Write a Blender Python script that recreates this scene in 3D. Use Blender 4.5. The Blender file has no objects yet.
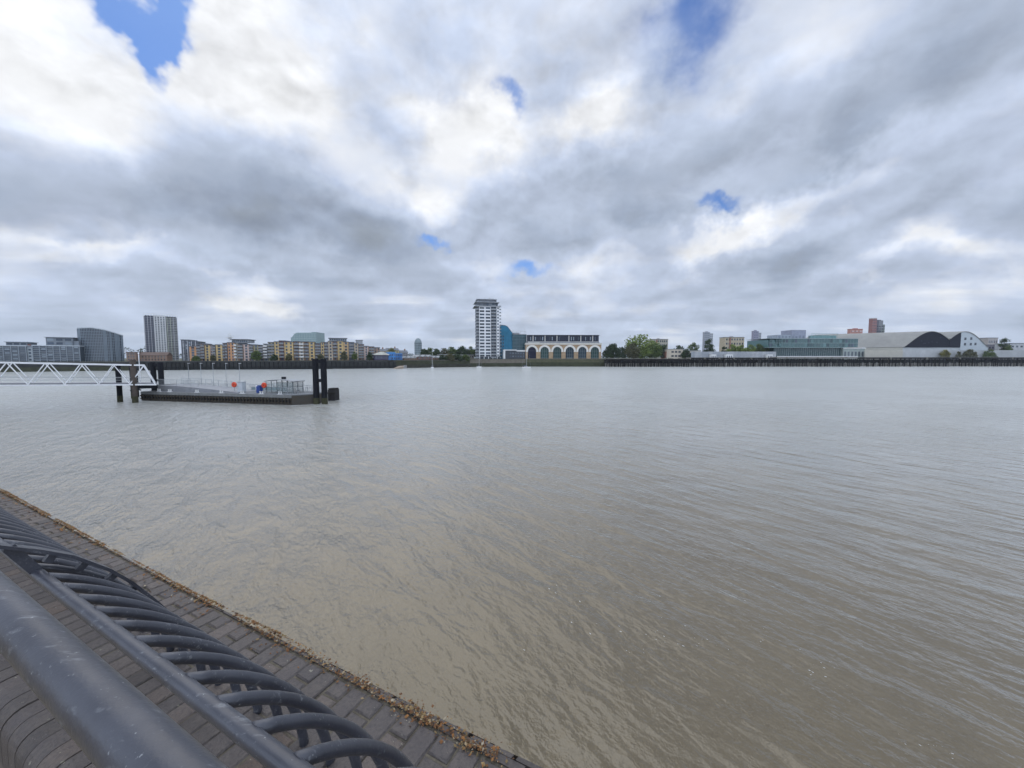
import bpy, bmesh, math, random
from mathutils import Vector, Matrix
random.seed(7)
R = math.radians
C = bpy.context.scene.collection
SC = bpy.context.scene

# ------------------------------------------------------------------ camera
F = 385.0                     # focal length in pixels of a 1024 wide frame
PITCH = R(3.86)
HCAM = 7.5                    # lens above the river at this tide
CAM = Vector((0, 0, HCAM))
cd = bpy.data.cameras.new('camera'); cam = bpy.data.objects.new('camera', cd); C.objects.link(cam)
cd.sensor_width = 36; cd.lens = F/1024*36; cd.clip_start = 0.05; cd.clip_end = 20000
cam.location = CAM; cam.rotation_euler = (R(90)-PITCH, 0, 0)
SC.camera = cam

def ray(px, py):
    cx, cy = (px-512)/F, (384-py)/F
    return Vector((cx, math.cos(PITCH)+cy*math.sin(PITCH), -math.sin(PITCH)+cy*math.cos(PITCH)))
def at_y(px, py, Y):          # surveyed point: sight line met with the depth Y
    d = ray(px, py); return CAM + d*(Y/d.y)
def at_z(px, py, z):          # surveyed point: sight line met with the level z
    d = ray(px, py); return CAM + d*((z-HCAM)/d.z)

# ------------------------------------------------------------------ materials
class NT:
    def __init__(s, tree): s.t = tree; s.n = tree.nodes; s.l = tree.links
    def new(s, typ, **kw):
        n = s.n.new(typ)
        for k, v in kw.items(): setattr(n, k, v)
        return n
    def put(s, sock, v):
        if isinstance(v, bpy.types.NodeSocket): s.l.new(v, sock)
        elif v is not None: sock.default_value = v
    def m(s, op, a, b=None, c=None, clamp=False):
        n = s.new('ShaderNodeMath', operation=op, use_clamp=clamp)
        for i, v in enumerate((a, b, c)):
            if v is not None: s.put(n.inputs[i], v)
        return n.outputs[0]
    def vm(s, op, a, b=None, scale=None):
        n = s.new('ShaderNodeVectorMath', operation=op)
        s.put(n.inputs[0], a)
        if b is not None: s.put(n.inputs[1], b)
        if scale is not None: s.put(n.inputs['Scale'], scale)
        return n.outputs['Value'] if op in ('DOT_PRODUCT', 'LENGTH') else n.outputs[0]
    def noise(s, vec, scale, detail=4, rough=.55, dist=0, out=0):
        n = s.new('ShaderNodeTexNoise'); s.put(n.inputs['Vector'], vec); s.put(n.inputs['Scale'], scale)
        n.inputs['Detail'].default_value = detail; n.inputs['Roughness'].default_value = rough
        n.inputs['Distortion'].default_value = dist
        return n.outputs[out]
    def ramp(s, fac, stops, interp='LINEAR'):
        n = s.new('ShaderNodeValToRGB'); r = n.color_ramp; r.interpolation = interp
        while len(r.elements) < len(stops): r.elements.new(1)
        for e, (p, c) in zip(r.elements, stops): e.position = p; e.color = (*c, 1) if len(c) == 3 else c
        s.put(n.inputs[0], fac); return n.outputs[0]
    def mix(s, f, a, b, mode='MIX'):
        n = s.new('ShaderNodeMix', data_type='RGBA', blend_type=mode)
        s.put(n.inputs[0], f)
        for i, v in ((6, a), (7, b)):
            if not isinstance(v, bpy.types.NodeSocket) and len(v) == 3: v = (*v, 1)
            s.put(n.inputs[i], v)
        return n.outputs[2]
    def maprange(s, v, a, b, c=0, d=1, smooth=False):
        n = s.new('ShaderNodeMapRange', interpolation_type='SMOOTHSTEP' if smooth else 'LINEAR')
        s.put(n.inputs[0], v)
        for i, x in enumerate((a, b, c, d)): s.put(n.inputs[i+1], x)
        return n.outputs[0]

def base_mat(name):
    m = bpy.data.materials.new(name); m.use_nodes = True
    nt = NT(m.node_tree); b = m.node_tree.nodes['Principled BSDF']
    return m, nt, b
_mats = {}
def mat(name, col, rough=.7, var=.25, scale=.6, metal=0, bump=0, bscale=None, island=0, tint=None):
    """painted, masonry or metal surface: base colour broken up by weathering noise"""
    if name in _mats: return _mats[name]
    m, nt, b = base_mat(name)
    pos = nt.new('ShaderNodeNewGeometry').outputs['Position']
    n1 = nt.noise(pos, scale, 5, .6); n2 = nt.noise(pos, scale*7, 3, .6)
    f = nt.m('ADD', nt.m('MULTIPLY', n1, .7), nt.m('MULTIPLY', n2, .3))
    f = nt.maprange(f, .3, .7)
    lo = tuple(c*(1-var) for c in col); hi = tuple(min(.95, c*(1+var)) for c in col)
    if tint: lo = tint
    c = nt.mix(f, lo, hi)
    if island:
        ri = nt.new('ShaderNodeNewGeometry').outputs['Random Per Island']
        g = nt.maprange(ri, 0, 1, 1-island, 1+island)
        comb = nt.new('ShaderNodeCombineXYZ')
        for i in range(3): nt.put(comb.inputs[i], g)
        c = nt.mix(1.0, c, comb.outputs[0], 'MULTIPLY')
    nt.put(b.inputs['Base Color'], c)
    nt.put(b.inputs['Roughness'], nt.maprange(n2, .3, .7, max(.05, rough-.1), min(1, rough+.1)))
    b.inputs['Metallic'].default_value = metal; b.inputs['Specular IOR Level'].default_value = .22
    if bump:
        bn = nt.new('ShaderNodeBump'); bn.inputs['Distance'].default_value = bump
        nt.put(bn.inputs['Height'], nt.noise(pos, bscale or scale*12, 5, .65))
        nt.put(b.inputs['Normal'], bn.outputs[0])
    _mats[name] = m; return m
def brick_mat(name, col, mortar, sc=1.0, var=.3):
    """brickwork whose courses follow the wall"""
    if name in _mats: return _mats[name]
    m, nt, b = base_mat(name)
    pos = nt.new('ShaderNodeNewGeometry').outputs['Position']
    n1 = nt.noise(pos, .35, 5, .6); n2 = nt.noise(pos, 5, 3, .6)
    c = nt.mix(nt.maprange(n1, .3, .7), tuple(x*(1-var) for x in col), tuple(x*(1+var) for x in col))
    sep = nt.new('ShaderNodeSeparateXYZ'); nt.put(sep.inputs[0], pos)
    row = nt.m('FRACT', nt.m('MULTIPLY', sep.outputs[2], 1/(.075*sc)))
    c = nt.mix(nt.m('MULTIPLY', nt.m('LESS_THAN', row, .14), .5), c, mortar)
    c = nt.mix(nt.m('MULTIPLY', n2, .3), c, tuple(x*.6 for x in col))
    nt.put(b.inputs['Base Color'], c); b.inputs['Roughness'].default_value = .85
    _mats[name] = m; return m
def glass(name, col, rough=.12, spec=.36, var=.4):
    """window glass over a dim interior: reflects the sky"""
    if name in _mats: return _mats[name]
    m, nt, b = base_mat(name)
    g = nt.new('ShaderNodeNewGeometry')
    r = nt.new('ShaderNodeObjectInfo').outputs['Random']
    n = nt.noise(g.outputs['Position'], .8, 2)
    f = nt.m('ADD', nt.m('MULTIPLY', r, .6), nt.m('MULTIPLY', n, .4))
    c = nt.mix(f, tuple(x*(1-var) for x in col), tuple(x*(1+var*1.6) for x in col))
    nt.put(b.inputs['Base Color'], c); b.inputs['Roughness'].default_value = rough
    b.inputs['Specular IOR Level'].default_value = spec
    _mats[name] = m; return m
def leafy(name, dark, light):
    if name in _mats: return _mats[name]
    m, nt, b = base_mat(name)
    g = nt.new('ShaderNodeNewGeometry')
    n = nt.noise(g.outputs['Position'], .35, 4, .6)
    f = nt.m('ADD', nt.m('MULTIPLY', g.outputs['Random Per Island'], .55), nt.m('MULTIPLY', nt.maprange(n, .35, .65), .45))
    nt.put(b.inputs['Base Color'], nt.mix(f, dark, light)); b.inputs['Roughness'].default_value = .65
    b.inputs['Specular IOR Level'].default_value = .25
    _mats[name] = m; return m

# ------------------------------------------------------------------ mesh builder
class MB:
    def __init__(s): s.v = []; s.f = []
    def add(s, vs, fs):
        o = len(s.v); s.v += [tuple(v) for v in vs]; s.f += [tuple(i+o for i in f) for f in fs]; return s
    def box(s, x0, x1, y0, y1, z0, z1, M=None):
        vs = [(x, y, z) for z in (z0, z1) for x, y in ((x0, y0), (x1, y0), (x1, y1), (x0, y1))]
        if M: vs = [M @ Vector(v) for v in vs]
        return s.add(vs, [(3, 2, 1, 0), (4, 5, 6, 7), (0, 1, 5, 4), (1, 2, 6, 5), (2, 3, 7, 6), (3, 0, 4, 7)])
    def prism(s, poly, y0, y1):
        """polygon in x,z pushed from y0 to y1 (front y0)"""
        n = len(poly)
        vs = [(x, y0, z) for x, z in poly] + [(x, y1, z) for x, z in poly]
        fs = [tuple(range(n)), tuple(range(2*n-1, n-1, -1))]
        fs += [(i, i+n, (i+1) % n+n, (i+1) % n) for i in range(n)]
        return s.add(vs, fs)
    def slab(s, poly, z0, z1):
        n = len(poly)
        vs = [(x, y, z0) for x, y in poly] + [(x, y, z1) for x, y in poly]
        fs = [tuple(range(n-1, -1, -1)), tuple(range(n, 2*n))]
        fs += [(i, (i+1) % n, (i+1) % n+n, i+n) for i in range(n)]
        return s.add(vs, fs)
    def tube(s, pts, r, n=10, cap=True):
        pts = [Vector(p) for p in pts]; k = len(pts)
        rs = r if isinstance(r, (list, tuple)) else [r]*k
        o = len(s.v); up = None
        for i, p in enumerate(pts):
            d = (pts[min(i+1, k-1)]-pts[max(i-1, 0)]).normalized()
            if up is None:
                up = Vector((0, 0, 1)) if abs(d.z) < .9 else Vector((1, 0, 0))
            u = (up - d*up.dot(d)).normalized(); w = d.cross(u); up = u
            for j in range(n):
                a = 2*math.pi*j/n
                s.v.append(tuple(p + (u*math.cos(a)+w*math.sin(a))*rs[i]))
        for i in range(k-1):
            for j in range(n):
                a, b = o+i*n+j, o+i*n+(j+1) % n
                s.f.append((a, b, b+n, a+n))
        if cap:
            s.f.append(tuple(o+j for j in range(n-1, -1, -1))); s.f.append(tuple(o+(k-1)*n+j for j in range(n)))
        return s
    def bar(s, a, b, w, h=None):
        """square section bar between two points"""
        a, b = Vector(a), Vector(b); d = (b-a).normalized(); h = h or w
        up = Vector((0, 0, 1)) if abs(d.z) < .95 else Vector((0, 1, 0))
        u = d.cross(up).normalized(); v = u.cross(d)
        vs = [p + u*sx*w/2 + v*sz*h/2 for p in (a, b) for sx, sz in ((-1, -1), (1, -1), (1, 1), (-1, 1))]
        return s.add(vs, [(0, 1, 2, 3), (7, 6, 5, 4), (0, 4, 5, 1), (1, 5, 6, 2), (2, 6, 7, 3), (3, 7, 4, 0)])
    def data(s, name, m, smooth=False):
        me = bpy.data.meshes.new(name); me.from_pydata(s.v, [], s.f)
        if m: me.materials.append(m)
        bm = bmesh.new(); bm.from_mesh(me); bmesh.ops.recalc_face_normals(bm, faces=bm.faces)
        bm.to_mesh(me); bm.free()
        if smooth:
            me.shade_smooth() if hasattr(me, 'shade_smooth') else None
        return me
    def build(s, name, m, parent=None, smooth=False, loc=None, label=None):
        o = bpy.data.objects.new(name, s.data(name, m, smooth)); C.objects.link(o)
        if parent: o.parent = parent
        if loc: o.location = loc
        if label: o['label'] = label
        return o
def inst(me, name, parent, loc=(0, 0, 0), rz=0, scale=None):
    o = bpy.data.objects.new(name, me); C.objects.link(o); o.parent = parent; o.location = loc; o.rotation_euler.z = rz
    if scale: o.scale = scale
    return o
def tag(o, label, cat, group=None):
    o['label'] = label; o['category'] = cat; o['kind'] = 'thing'
    if group: o['group'] = group
    return o
def thing(name, label, cat, loc=(0, 0, 0), rz=0, group=None):
    o = bpy.data.objects.new(name, None); o.empty_display_size = .3; C.objects.link(o)
    o.location = loc; o.rotation_euler.z = rz
    return tag(o, label, cat, group)
def copy_thing(t, loc, label, rz=None, group=None):
    r = t.copy(); C.objects.link(r); r.location = loc
    if rz is not None: r.rotation_euler.z = rz
    r['label'] = label
    if group: r['group'] = group
    for ch in list(t.children):
        c = ch.copy(); C.objects.link(c); c.parent = r
        for g in ch.children:
            d = g.copy(); C.objects.link(d); d.parent = c
    return r
def structure(o): o['kind'] = 'structure'; return o
def stuff(o, label, cat): o['kind'] = 'stuff'; o['label'] = label; o['category'] = cat; return o

# ------------------------------------------------------------------ sky and sun
SUN_AZ, SUN_EL = -30.0, 52.0          # degrees right of the view axis (+Y), and above the horizon
def build_sky():
    w = bpy.data.worlds.new('World'); SC.world = w; w.use_nodes = True
    nt = NT(w.node_tree); bg = w.node_tree.nodes['Background']
    sky = nt.new('ShaderNodeTexSky', sky_type='NISHITA', sun_disc=False)
    sky.sun_elevation = R(SUN_EL); sky.sun_rotation = R(SUN_AZ); sky.altitude = 10; sky.air_density = 1; sky.dust_density = .6
    d = nt.vm('NORMALIZE', nt.new('ShaderNodeTexCoord').outputs['Generated'])
    sep = nt.new('ShaderNodeSeparateXYZ'); nt.put(sep.inputs[0], d)
    z = nt.m('MAXIMUM', sep.outputs[2], 0)
    inv = nt.m('DIVIDE', 1, nt.m('ADD', z, .34))
    comb = nt.new('ShaderNodeCombineXYZ')
    nt.put(comb.inputs[0], nt.m('MULTIPLY', sep.outputs[0], inv)); nt.put(comb.inputs[1], nt.m('MULTIPLY', sep.outputs[1], inv))
    nt.put(comb.inputs[2], nt.m('MULTIPLY', z, nt.m('MULTIPLY', inv, 1.6)))
    P = comb.outputs[0]                                # position in the cloud layer, which has depth
    warp = nt.vm('SUBTRACT', nt.noise(P, 1.6, 3, .5, out=1), (.5, .5, .5))
    Pw = nt.vm('ADD', P, nt.vm('SCALE', warp, scale=.30))
    big = nt.noise(Pw, 1.1, 4, .5)
    sq = nt.new('ShaderNodeCombineXYZ')                # billows, rounder than the layer they sit in
    nt.put(sq.inputs[0], sep.outputs[0]); nt.put(sq.inputs[1], sep.outputs[1]); nt.put(sq.inputs[2], nt.m('MULTIPLY', sep.outputs[2], 1.55))
    wq = nt.vm('ADD', sq.outputs[0], nt.vm('SCALE', nt.vm('SUBTRACT', nt.noise(sq.outputs[0], 7, 3, .5, out=1), (.5, .5, .5)), scale=.06))
    off = Vector((math.sin(R(SUN_AZ))*.4, .1, .9))*.035
    def billow(v): return nt.maprange(nt.noise(v, 5.2, 7, .52), .34, .66, 0, 1, True)
    b0 = billow(nt.vm('ADD', wq, (4.3, 1.9, 2.2))); b1 = billow(nt.vm('ADD', wq, (4.3+off.x, 1.9+off.y, 2.2+off.z)))
    lay = nt.noise(nt.vm('ADD', Pw, (3.1, 7.7, 1.3)), 3.0, 6, .52)
    mid = nt.m('MULTIPLY_ADD', nt.m('SUBTRACT', b0, .5), .24, nt.m('MULTIPLY_ADD', nt.m('SUBTRACT', lay, .5), .5, .5))
    relief = nt.m('SUBTRACT', b0, b1)
    # cloud masses of this particular sky, each a soft lobe in direction space
    dw = nt.vm('ADD', d, nt.vm('SCALE', nt.vm('SUBTRACT', nt.noise(d, 5, 5, .6, out=1), (.5, .5, .5)), scale=.24))
    lobes = LOBES
    total = None; holes = None
    for (px, py, sx, sy, rot, amp) in lobes:
        d0 = ray(px, py).normalized()
        ux = Vector((d0.y, -d0.x, 0)).normalized(); uy = ux.cross(d0)
        ca, sa = math.cos(R(rot)), math.sin(R(rot))
        k = d0.y/F                                       # pixels at this place as angle, roughly
        a = (ux*ca+uy*sa)/(sx*k); b = (uy*ca-ux*sa)/(sy*k)
        e = nt.vm('SUBTRACT', dw, tuple(d0))
        qa = nt.vm('DOT_PRODUCT', e, tuple(a)); qb = nt.vm('DOT_PRODUCT', e, tuple(b))
        q = nt.m('MULTIPLY_ADD', qb, qb, nt.m('MULTIPLY', qa, qa))
        g = nt.m('POWER', .4, q)
        if amp > 5: holes = nt.m('MULTIPLY', g, amp-9) if holes is None else nt.m('MULTIPLY_ADD', g, amp-9, holes)
        else: total = nt.m('MULTIPLY', g, amp) if total is None else nt.m('MULTIPLY_ADD', g, amp, total)
    D = nt.m('MULTIPLY_ADD', nt.m('SUBTRACT', big, .5), .42, .565)
    D = nt.m('MULTIPLY_ADD', nt.m('SUBTRACT', mid, .5), .85, D)
    # rows of small cloud stacked up towards the skyline
    low = nt.m('DIVIDE', 1, nt.m('ADD', z, .10)); cl = nt.new('ShaderNodeCombineXYZ')
    nt.put(cl.inputs[0], nt.m('MULTIPLY', sep.outputs[0], nt.m('MULTIPLY', low, .55))); nt.put(cl.inputs[1], nt.m('MULTIPLY', sep.outputs[1], low))
    rows = nt.noise(cl.outputs[0], 1.15, 5, .52, .3)
    D = nt.m('MULTIPLY_ADD', nt.m('SUBTRACT', rows, .5), nt.maprange(z, .10, .36, .80, 0, True), D)
    front = nt.maprange(sep.outputs[1], -.1, .35)
    D = nt.m('MULTIPLY_ADD', total, nt.m('MULTIPLY', front, 1.3), D)
    col = nt.ramp(D, [(.0, (.76, .77, .785)), (.26, (.72, .735, .765)), (.40, (.56, .605, .70)), (.54, (.42, .48, .605)),
                      (.68, (.37, .425, .53)), (.85, (.28, .33, .425)), (1, (.235, .27, .325))])
    rl = nt.m('MULTIPLY_ADD', relief, .38, 1.0)
    rl = nt.m('MINIMUM', nt.m('MAXIMUM', rl, .72), 1.35)
    cm = nt.new('ShaderNodeCombineXYZ')
    for i in range(3): nt.put(cm.inputs[i], rl)
    col = nt.mix(1.0, col, cm.outputs[0], 'MULTIPLY')
    # haze of distance in the low sky
    hz = nt.m('MULTIPLY', nt.m('POWER', 2.718, nt.m('MULTIPLY', z, -13.0)), .50)
    col = nt.mix(hz, col, (.43, .505, .60))
    # sky gain raised overhead and behind, out of view, to light ground and facades
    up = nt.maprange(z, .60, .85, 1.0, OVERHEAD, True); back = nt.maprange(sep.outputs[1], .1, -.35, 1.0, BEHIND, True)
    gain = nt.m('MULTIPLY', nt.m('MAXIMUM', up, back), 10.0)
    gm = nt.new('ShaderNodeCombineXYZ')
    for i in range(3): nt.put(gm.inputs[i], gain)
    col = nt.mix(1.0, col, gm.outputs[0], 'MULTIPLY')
    hn = nt.m('MULTIPLY_ADD', nt.m('SUBTRACT', mid, .5), -1.5, nt.m('MULTIPLY', holes, front))
    clear = nt.maprange(hn, .28, 1.35, 0, .95, True)
    blue = nt.mix(1.0, sky.outputs[0], (BLUE[0], BLUE[1], BLUE[2]), 'MULTIPLY')
    col = nt.mix(clear, col, blue)
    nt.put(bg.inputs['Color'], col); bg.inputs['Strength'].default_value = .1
    try: w.cycles.sampling_method = 'MANUAL'; w.cycles.sample_map_resolution = 512
    except Exception: pass
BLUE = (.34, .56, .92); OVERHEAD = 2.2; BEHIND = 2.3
LOBES = [  # px, py, half width, half height, tilt, strength (less cloud negative, thicker positive)
 (140, 0, 27, 22, 5, 10.6), (150, 32, 13, 26, 15, 10.35), (690, 4, 46, 34, -35, 9.75), (664, 40, 44, 34, -35, 9.42), (519, 93, 15, 10, 0, 9.85), (600, 70, 80, 60, 0, 9.30), (415, 70, 50, 60, 0, 9.30), (620, 228, 60, 26, 0, 9.30), (980, 20, 70, 50, 0, 9.28), (714, 205, 17, 7, 10, 10.0), (690, 190, 40, 18, 10, 9.2),
 (434, 240, 24, 8, 0, 10.15), (531, 270, 26, 9, 0, 10.2), (1014, 182, 16, 12, 0, 9.4), (330, 210, 60, 26, -20, 9.2), (470, 92, 30, 14, 0, 9.25),
 (40, 70, 90, 75, 0, -.26), (275, 60, 105, 70, -15, -.30), (70, 165, 45, 45, 0, -.12), (490, 132, 70, 32, 0, -.32), (612, 120, 38, 28, 0, -.28),
 (560, 20, 110, 40, 0, -.10), (780, 80, 75, 30, 20, -.13), (815, 188, 100, 17, 12, -.30), (725, 232, 50, 18, 8, -.30), (425, 198, 40, 24, 0, -.24),
 (600, 262, 60, 12, 5, -.12), (910, 262, 120, 9, 8, -.15), (100, 245, 60, 8, -3, -.16), (190, 272, 90, 8, -3, -.14), (270, 300, 60, 7, 0, -.14),
 (480, 265, 70, 10, 0, -.10),
 (160, 205, 170, 34, -6, .15), (330, 228, 130, 24, -4, .14), (250, 165, 90, 34, -20, .11), (370, 150, 50, 40, 0, .09),
 (860, 140, 130, 40, 16, .12), (950, 60, 110, 50, 25, .10), (600, 190, 70, 26, 0, .09), (880, 230, 130, 14, 8, .13), (650, 225, 60, 14, 0, .08),
 (560, 235, 50, 14, 0, .06), (420, 40, 60, 30, -30, .04), (700, 130, 40, 40, 0, .05), (960, 290, 120, 10, 4, .06), (480, 215, 40, 12, 0, .05),
]
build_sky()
sl = bpy.data.lights.new('sun', 'SUN'); sl.energy = .55; sl.angle = R(60); sl.color = (1, .95, .87)
so = bpy.data.objects.new('sun', sl); C.objects.link(so)
so.rotation_euler = (R(90-SUN_EL), 0, R(180-SUN_AZ))     # shines from ahead, high and a little to the left
SC.view_settings.view_transform = 'Standard'; SC.view_settings.look = 'None'; SC.view_settings.gamma = 1; SC.view_settings.exposure = .33
# ------------------------------------------------------------------ the river
def build_water():
    m, nt, b = base_mat('river_water')
    pos = nt.new('ShaderNodeNewGeometry').outputs['Position']
    def rot(a, sx, sy):                                 # a: heading of the crests, clockwise from the right
        c = nt.new('ShaderNodeCombineXYZ'); ca, sa = math.cos(R(a)), math.sin(R(a))
        nt.put(c.inputs[0], nt.vm('DOT_PRODUCT', pos, (ca*sx, -sa*sx, 0))); nt.put(c.inputs[1], nt.vm('DOT_PRODUCT', pos, (sa*sy, ca*sy, 0)))
        return c.outputs[0]
    patch = nt.noise(pos, .045, 4, .55, .6)              # calmer and more ruffled stretches
    ruff = nt.maprange(patch, .36, .62, .62, 1.2, True)
    swell = nt.noise(rot(50, .36, 1.0), .8, 3, .5, .4)   # long low crests
    chop = nt.noise(rot(58, .45, 1.0), 2.2, 3, .5, .3)
    rip = nt.noise(rot(40, .7, 1.0), 6.5, 3, .5, .3)
    fine = nt.noise(rot(40, 1, .8), 22, 2, .5, .3)
    h = nt.m('MULTIPLY', swell, .30)
    h = nt.m('MULTIPLY_ADD', nt.m('MULTIPLY', chop, ruff), .105, h)
    h = nt.m('MULTIPLY_ADD', nt.m('MULTIPLY', rip, ruff), .046, h)
    h = nt.m('MULTIPLY_ADD', fine, .009, h)
    bn = nt.new('ShaderNodeBump'); bn.inputs['Strength'].default_value = 1; bn.inputs['Distance'].default_value = WAVE
    nt.put(bn.inputs['Height'], h); nt.put(b.inputs['Normal'], bn.outputs[0])
    silt = nt.noise(pos, .12, 5, .6, 1.2)
    c = nt.mix(nt.maprange(silt, .3, .7), SILT_A, SILT_B)
    nt.put(b.inputs['Base Color'], c)
    b.inputs['Roughness'].default_value = .09; b.inputs['IOR'].default_value = 1.5; b.inputs['Specular Tint'].default_value = (1, .95, .84, 1); b.inputs['Coat Weight'].default_value = 1; b.inputs['Coat IOR'].default_value = 1.36; b.inputs['Coat Roughness'].default_value = .06; b.inputs['Sheen Weight'].default_value = SHEEN; b.inputs['Sheen Roughness'].default_value = .30; b.inputs['Sheen Tint'].default_value = (1, 1, .93, 1); nt.put(b.inputs['Coat Normal'], bn.outputs[0])
    w = MB(); w.add([(-9000, -60, 0), (9000, -60, 0), (9000, 9000, 0), (-9000, 9000, 0)], [(0, 1, 2, 3)])
    structure(w.build('river_water', m))
WAVE = .9; SHEEN = .75; SILT_A = (.078, .055, .021); SILT_B = (.118, .087, .040)
build_water()

# ------------------------------------------------------------------ near bank: quay wall, coping, railing
TH = R(27.0)                                           # the quay runs off to the left at this angle
D_ = Vector((-math.cos(TH), math.sin(TH), 0)); N_ = Vector((math.sin(TH), math.cos(TH), 0))
def Q(t, p, v):                                        # along the quay, towards the river, below the lens
    return D_*t + N_*p + Vector((0, 0, HCAM-v))
EDGE = [(-6, 1.44), (.3, 1.425), (.5, 1.42), (1.07, 1.398), (1.86, 1.381), (2.12, 1.372), (3.44, 1.345), (4.2, 1.35), (5.2, 1.348), (8.2, 1.352), (14, 1.352)]
def edge(t):
    for (a, pa), (b, pb) in zip(EDGE, EDGE[1:]):
        if t <= b: return pa + (pb-pa)*max(0, (t-a)/(b-a))
    return EDGE[-1][1]
COP = 1.70                                             # coping level below the lens
brick_blue = None
def coping_material():
    m, nt, b = base_mat('engineering_brick')
    g = nt.new('ShaderNodeNewGeometry'); pos = g.outputs['Position']
    ri = g.outputs['Random Per Island']
    c = nt.ramp(ri, [(0, (.040, .031, .027)), (.3, (.082, .067, .060)), (.6, (.056, .046, .044)), (.85, (.108, .085, .072)), (1, (.090, .060, .042))])
    n = nt.noise(pos, 9, 6, .65); n2 = nt.noise(pos, 60, 4, .7)
    c = nt.mix(nt.maprange(n, .35, .7, 0, .45), c, (.165, .142, .118))
    c = nt.mix(nt.m('MULTIPLY', nt.maprange(n2, .45, .7), .65), c, (.036, .032, .034))
    lich = nt.m('GREATER_THAN', nt.noise(pos, 26, 3, .6), .70)
    c = nt.mix(nt.m('MULTIPLY', lich, .6), c, (.30, .28, .21))
    nt.put(b.inputs['Base Color'], c)
    nt.put(b.inputs['Roughness'], nt.maprange(n, .3, .7, .5, .8))
    bn = nt.new('ShaderNodeBump'); bn.inputs['Distance'].default_value = .008
    nt.put(bn.inputs['Height'], nt.m('ADD', n2, nt.m('MULTIPLY', n, .6))); nt.put(b.inputs['Normal'], bn.outputs[0])
    return m
def brick_solid(mb, t0, t1, p0, p1, top, h, rnd, ch=.006):
    """one coping brick with worn arrises; jittered and slightly tipped"""
    cs = [(t0, p0), (t1, p0), (t1, p1), (t0, p1)]
    tip = [rnd.uniform(-.0025, .0025) for _ in range(4)]
    vs = []
    for (t, p), k in zip(cs, tip): vs.append(Q(t, p, top+h))
    for (t, p), k in zip(cs, tip): vs.append(Q(t, p, top+ch*1.3+k))
    for i, ((t, p), k) in enumerate(zip(cs, tip)):
        st = 1 if i in (0, 3) else -1; sp = 1 if i in (0, 1) else -1
        vs.append(Q(t+st*ch*rnd.uniform(.8, 1.8), p+sp*ch*rnd.uniform(.8, 1.8), top+k))
    fs = [(8, 9, 10, 11)]
    for a in (0, 4):
        for i in range(4): fs.append((a+i, a+(i+1) % 4, a+4+(i+1) % 4, a+4+i))
    mb.add(vs, fs)
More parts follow.
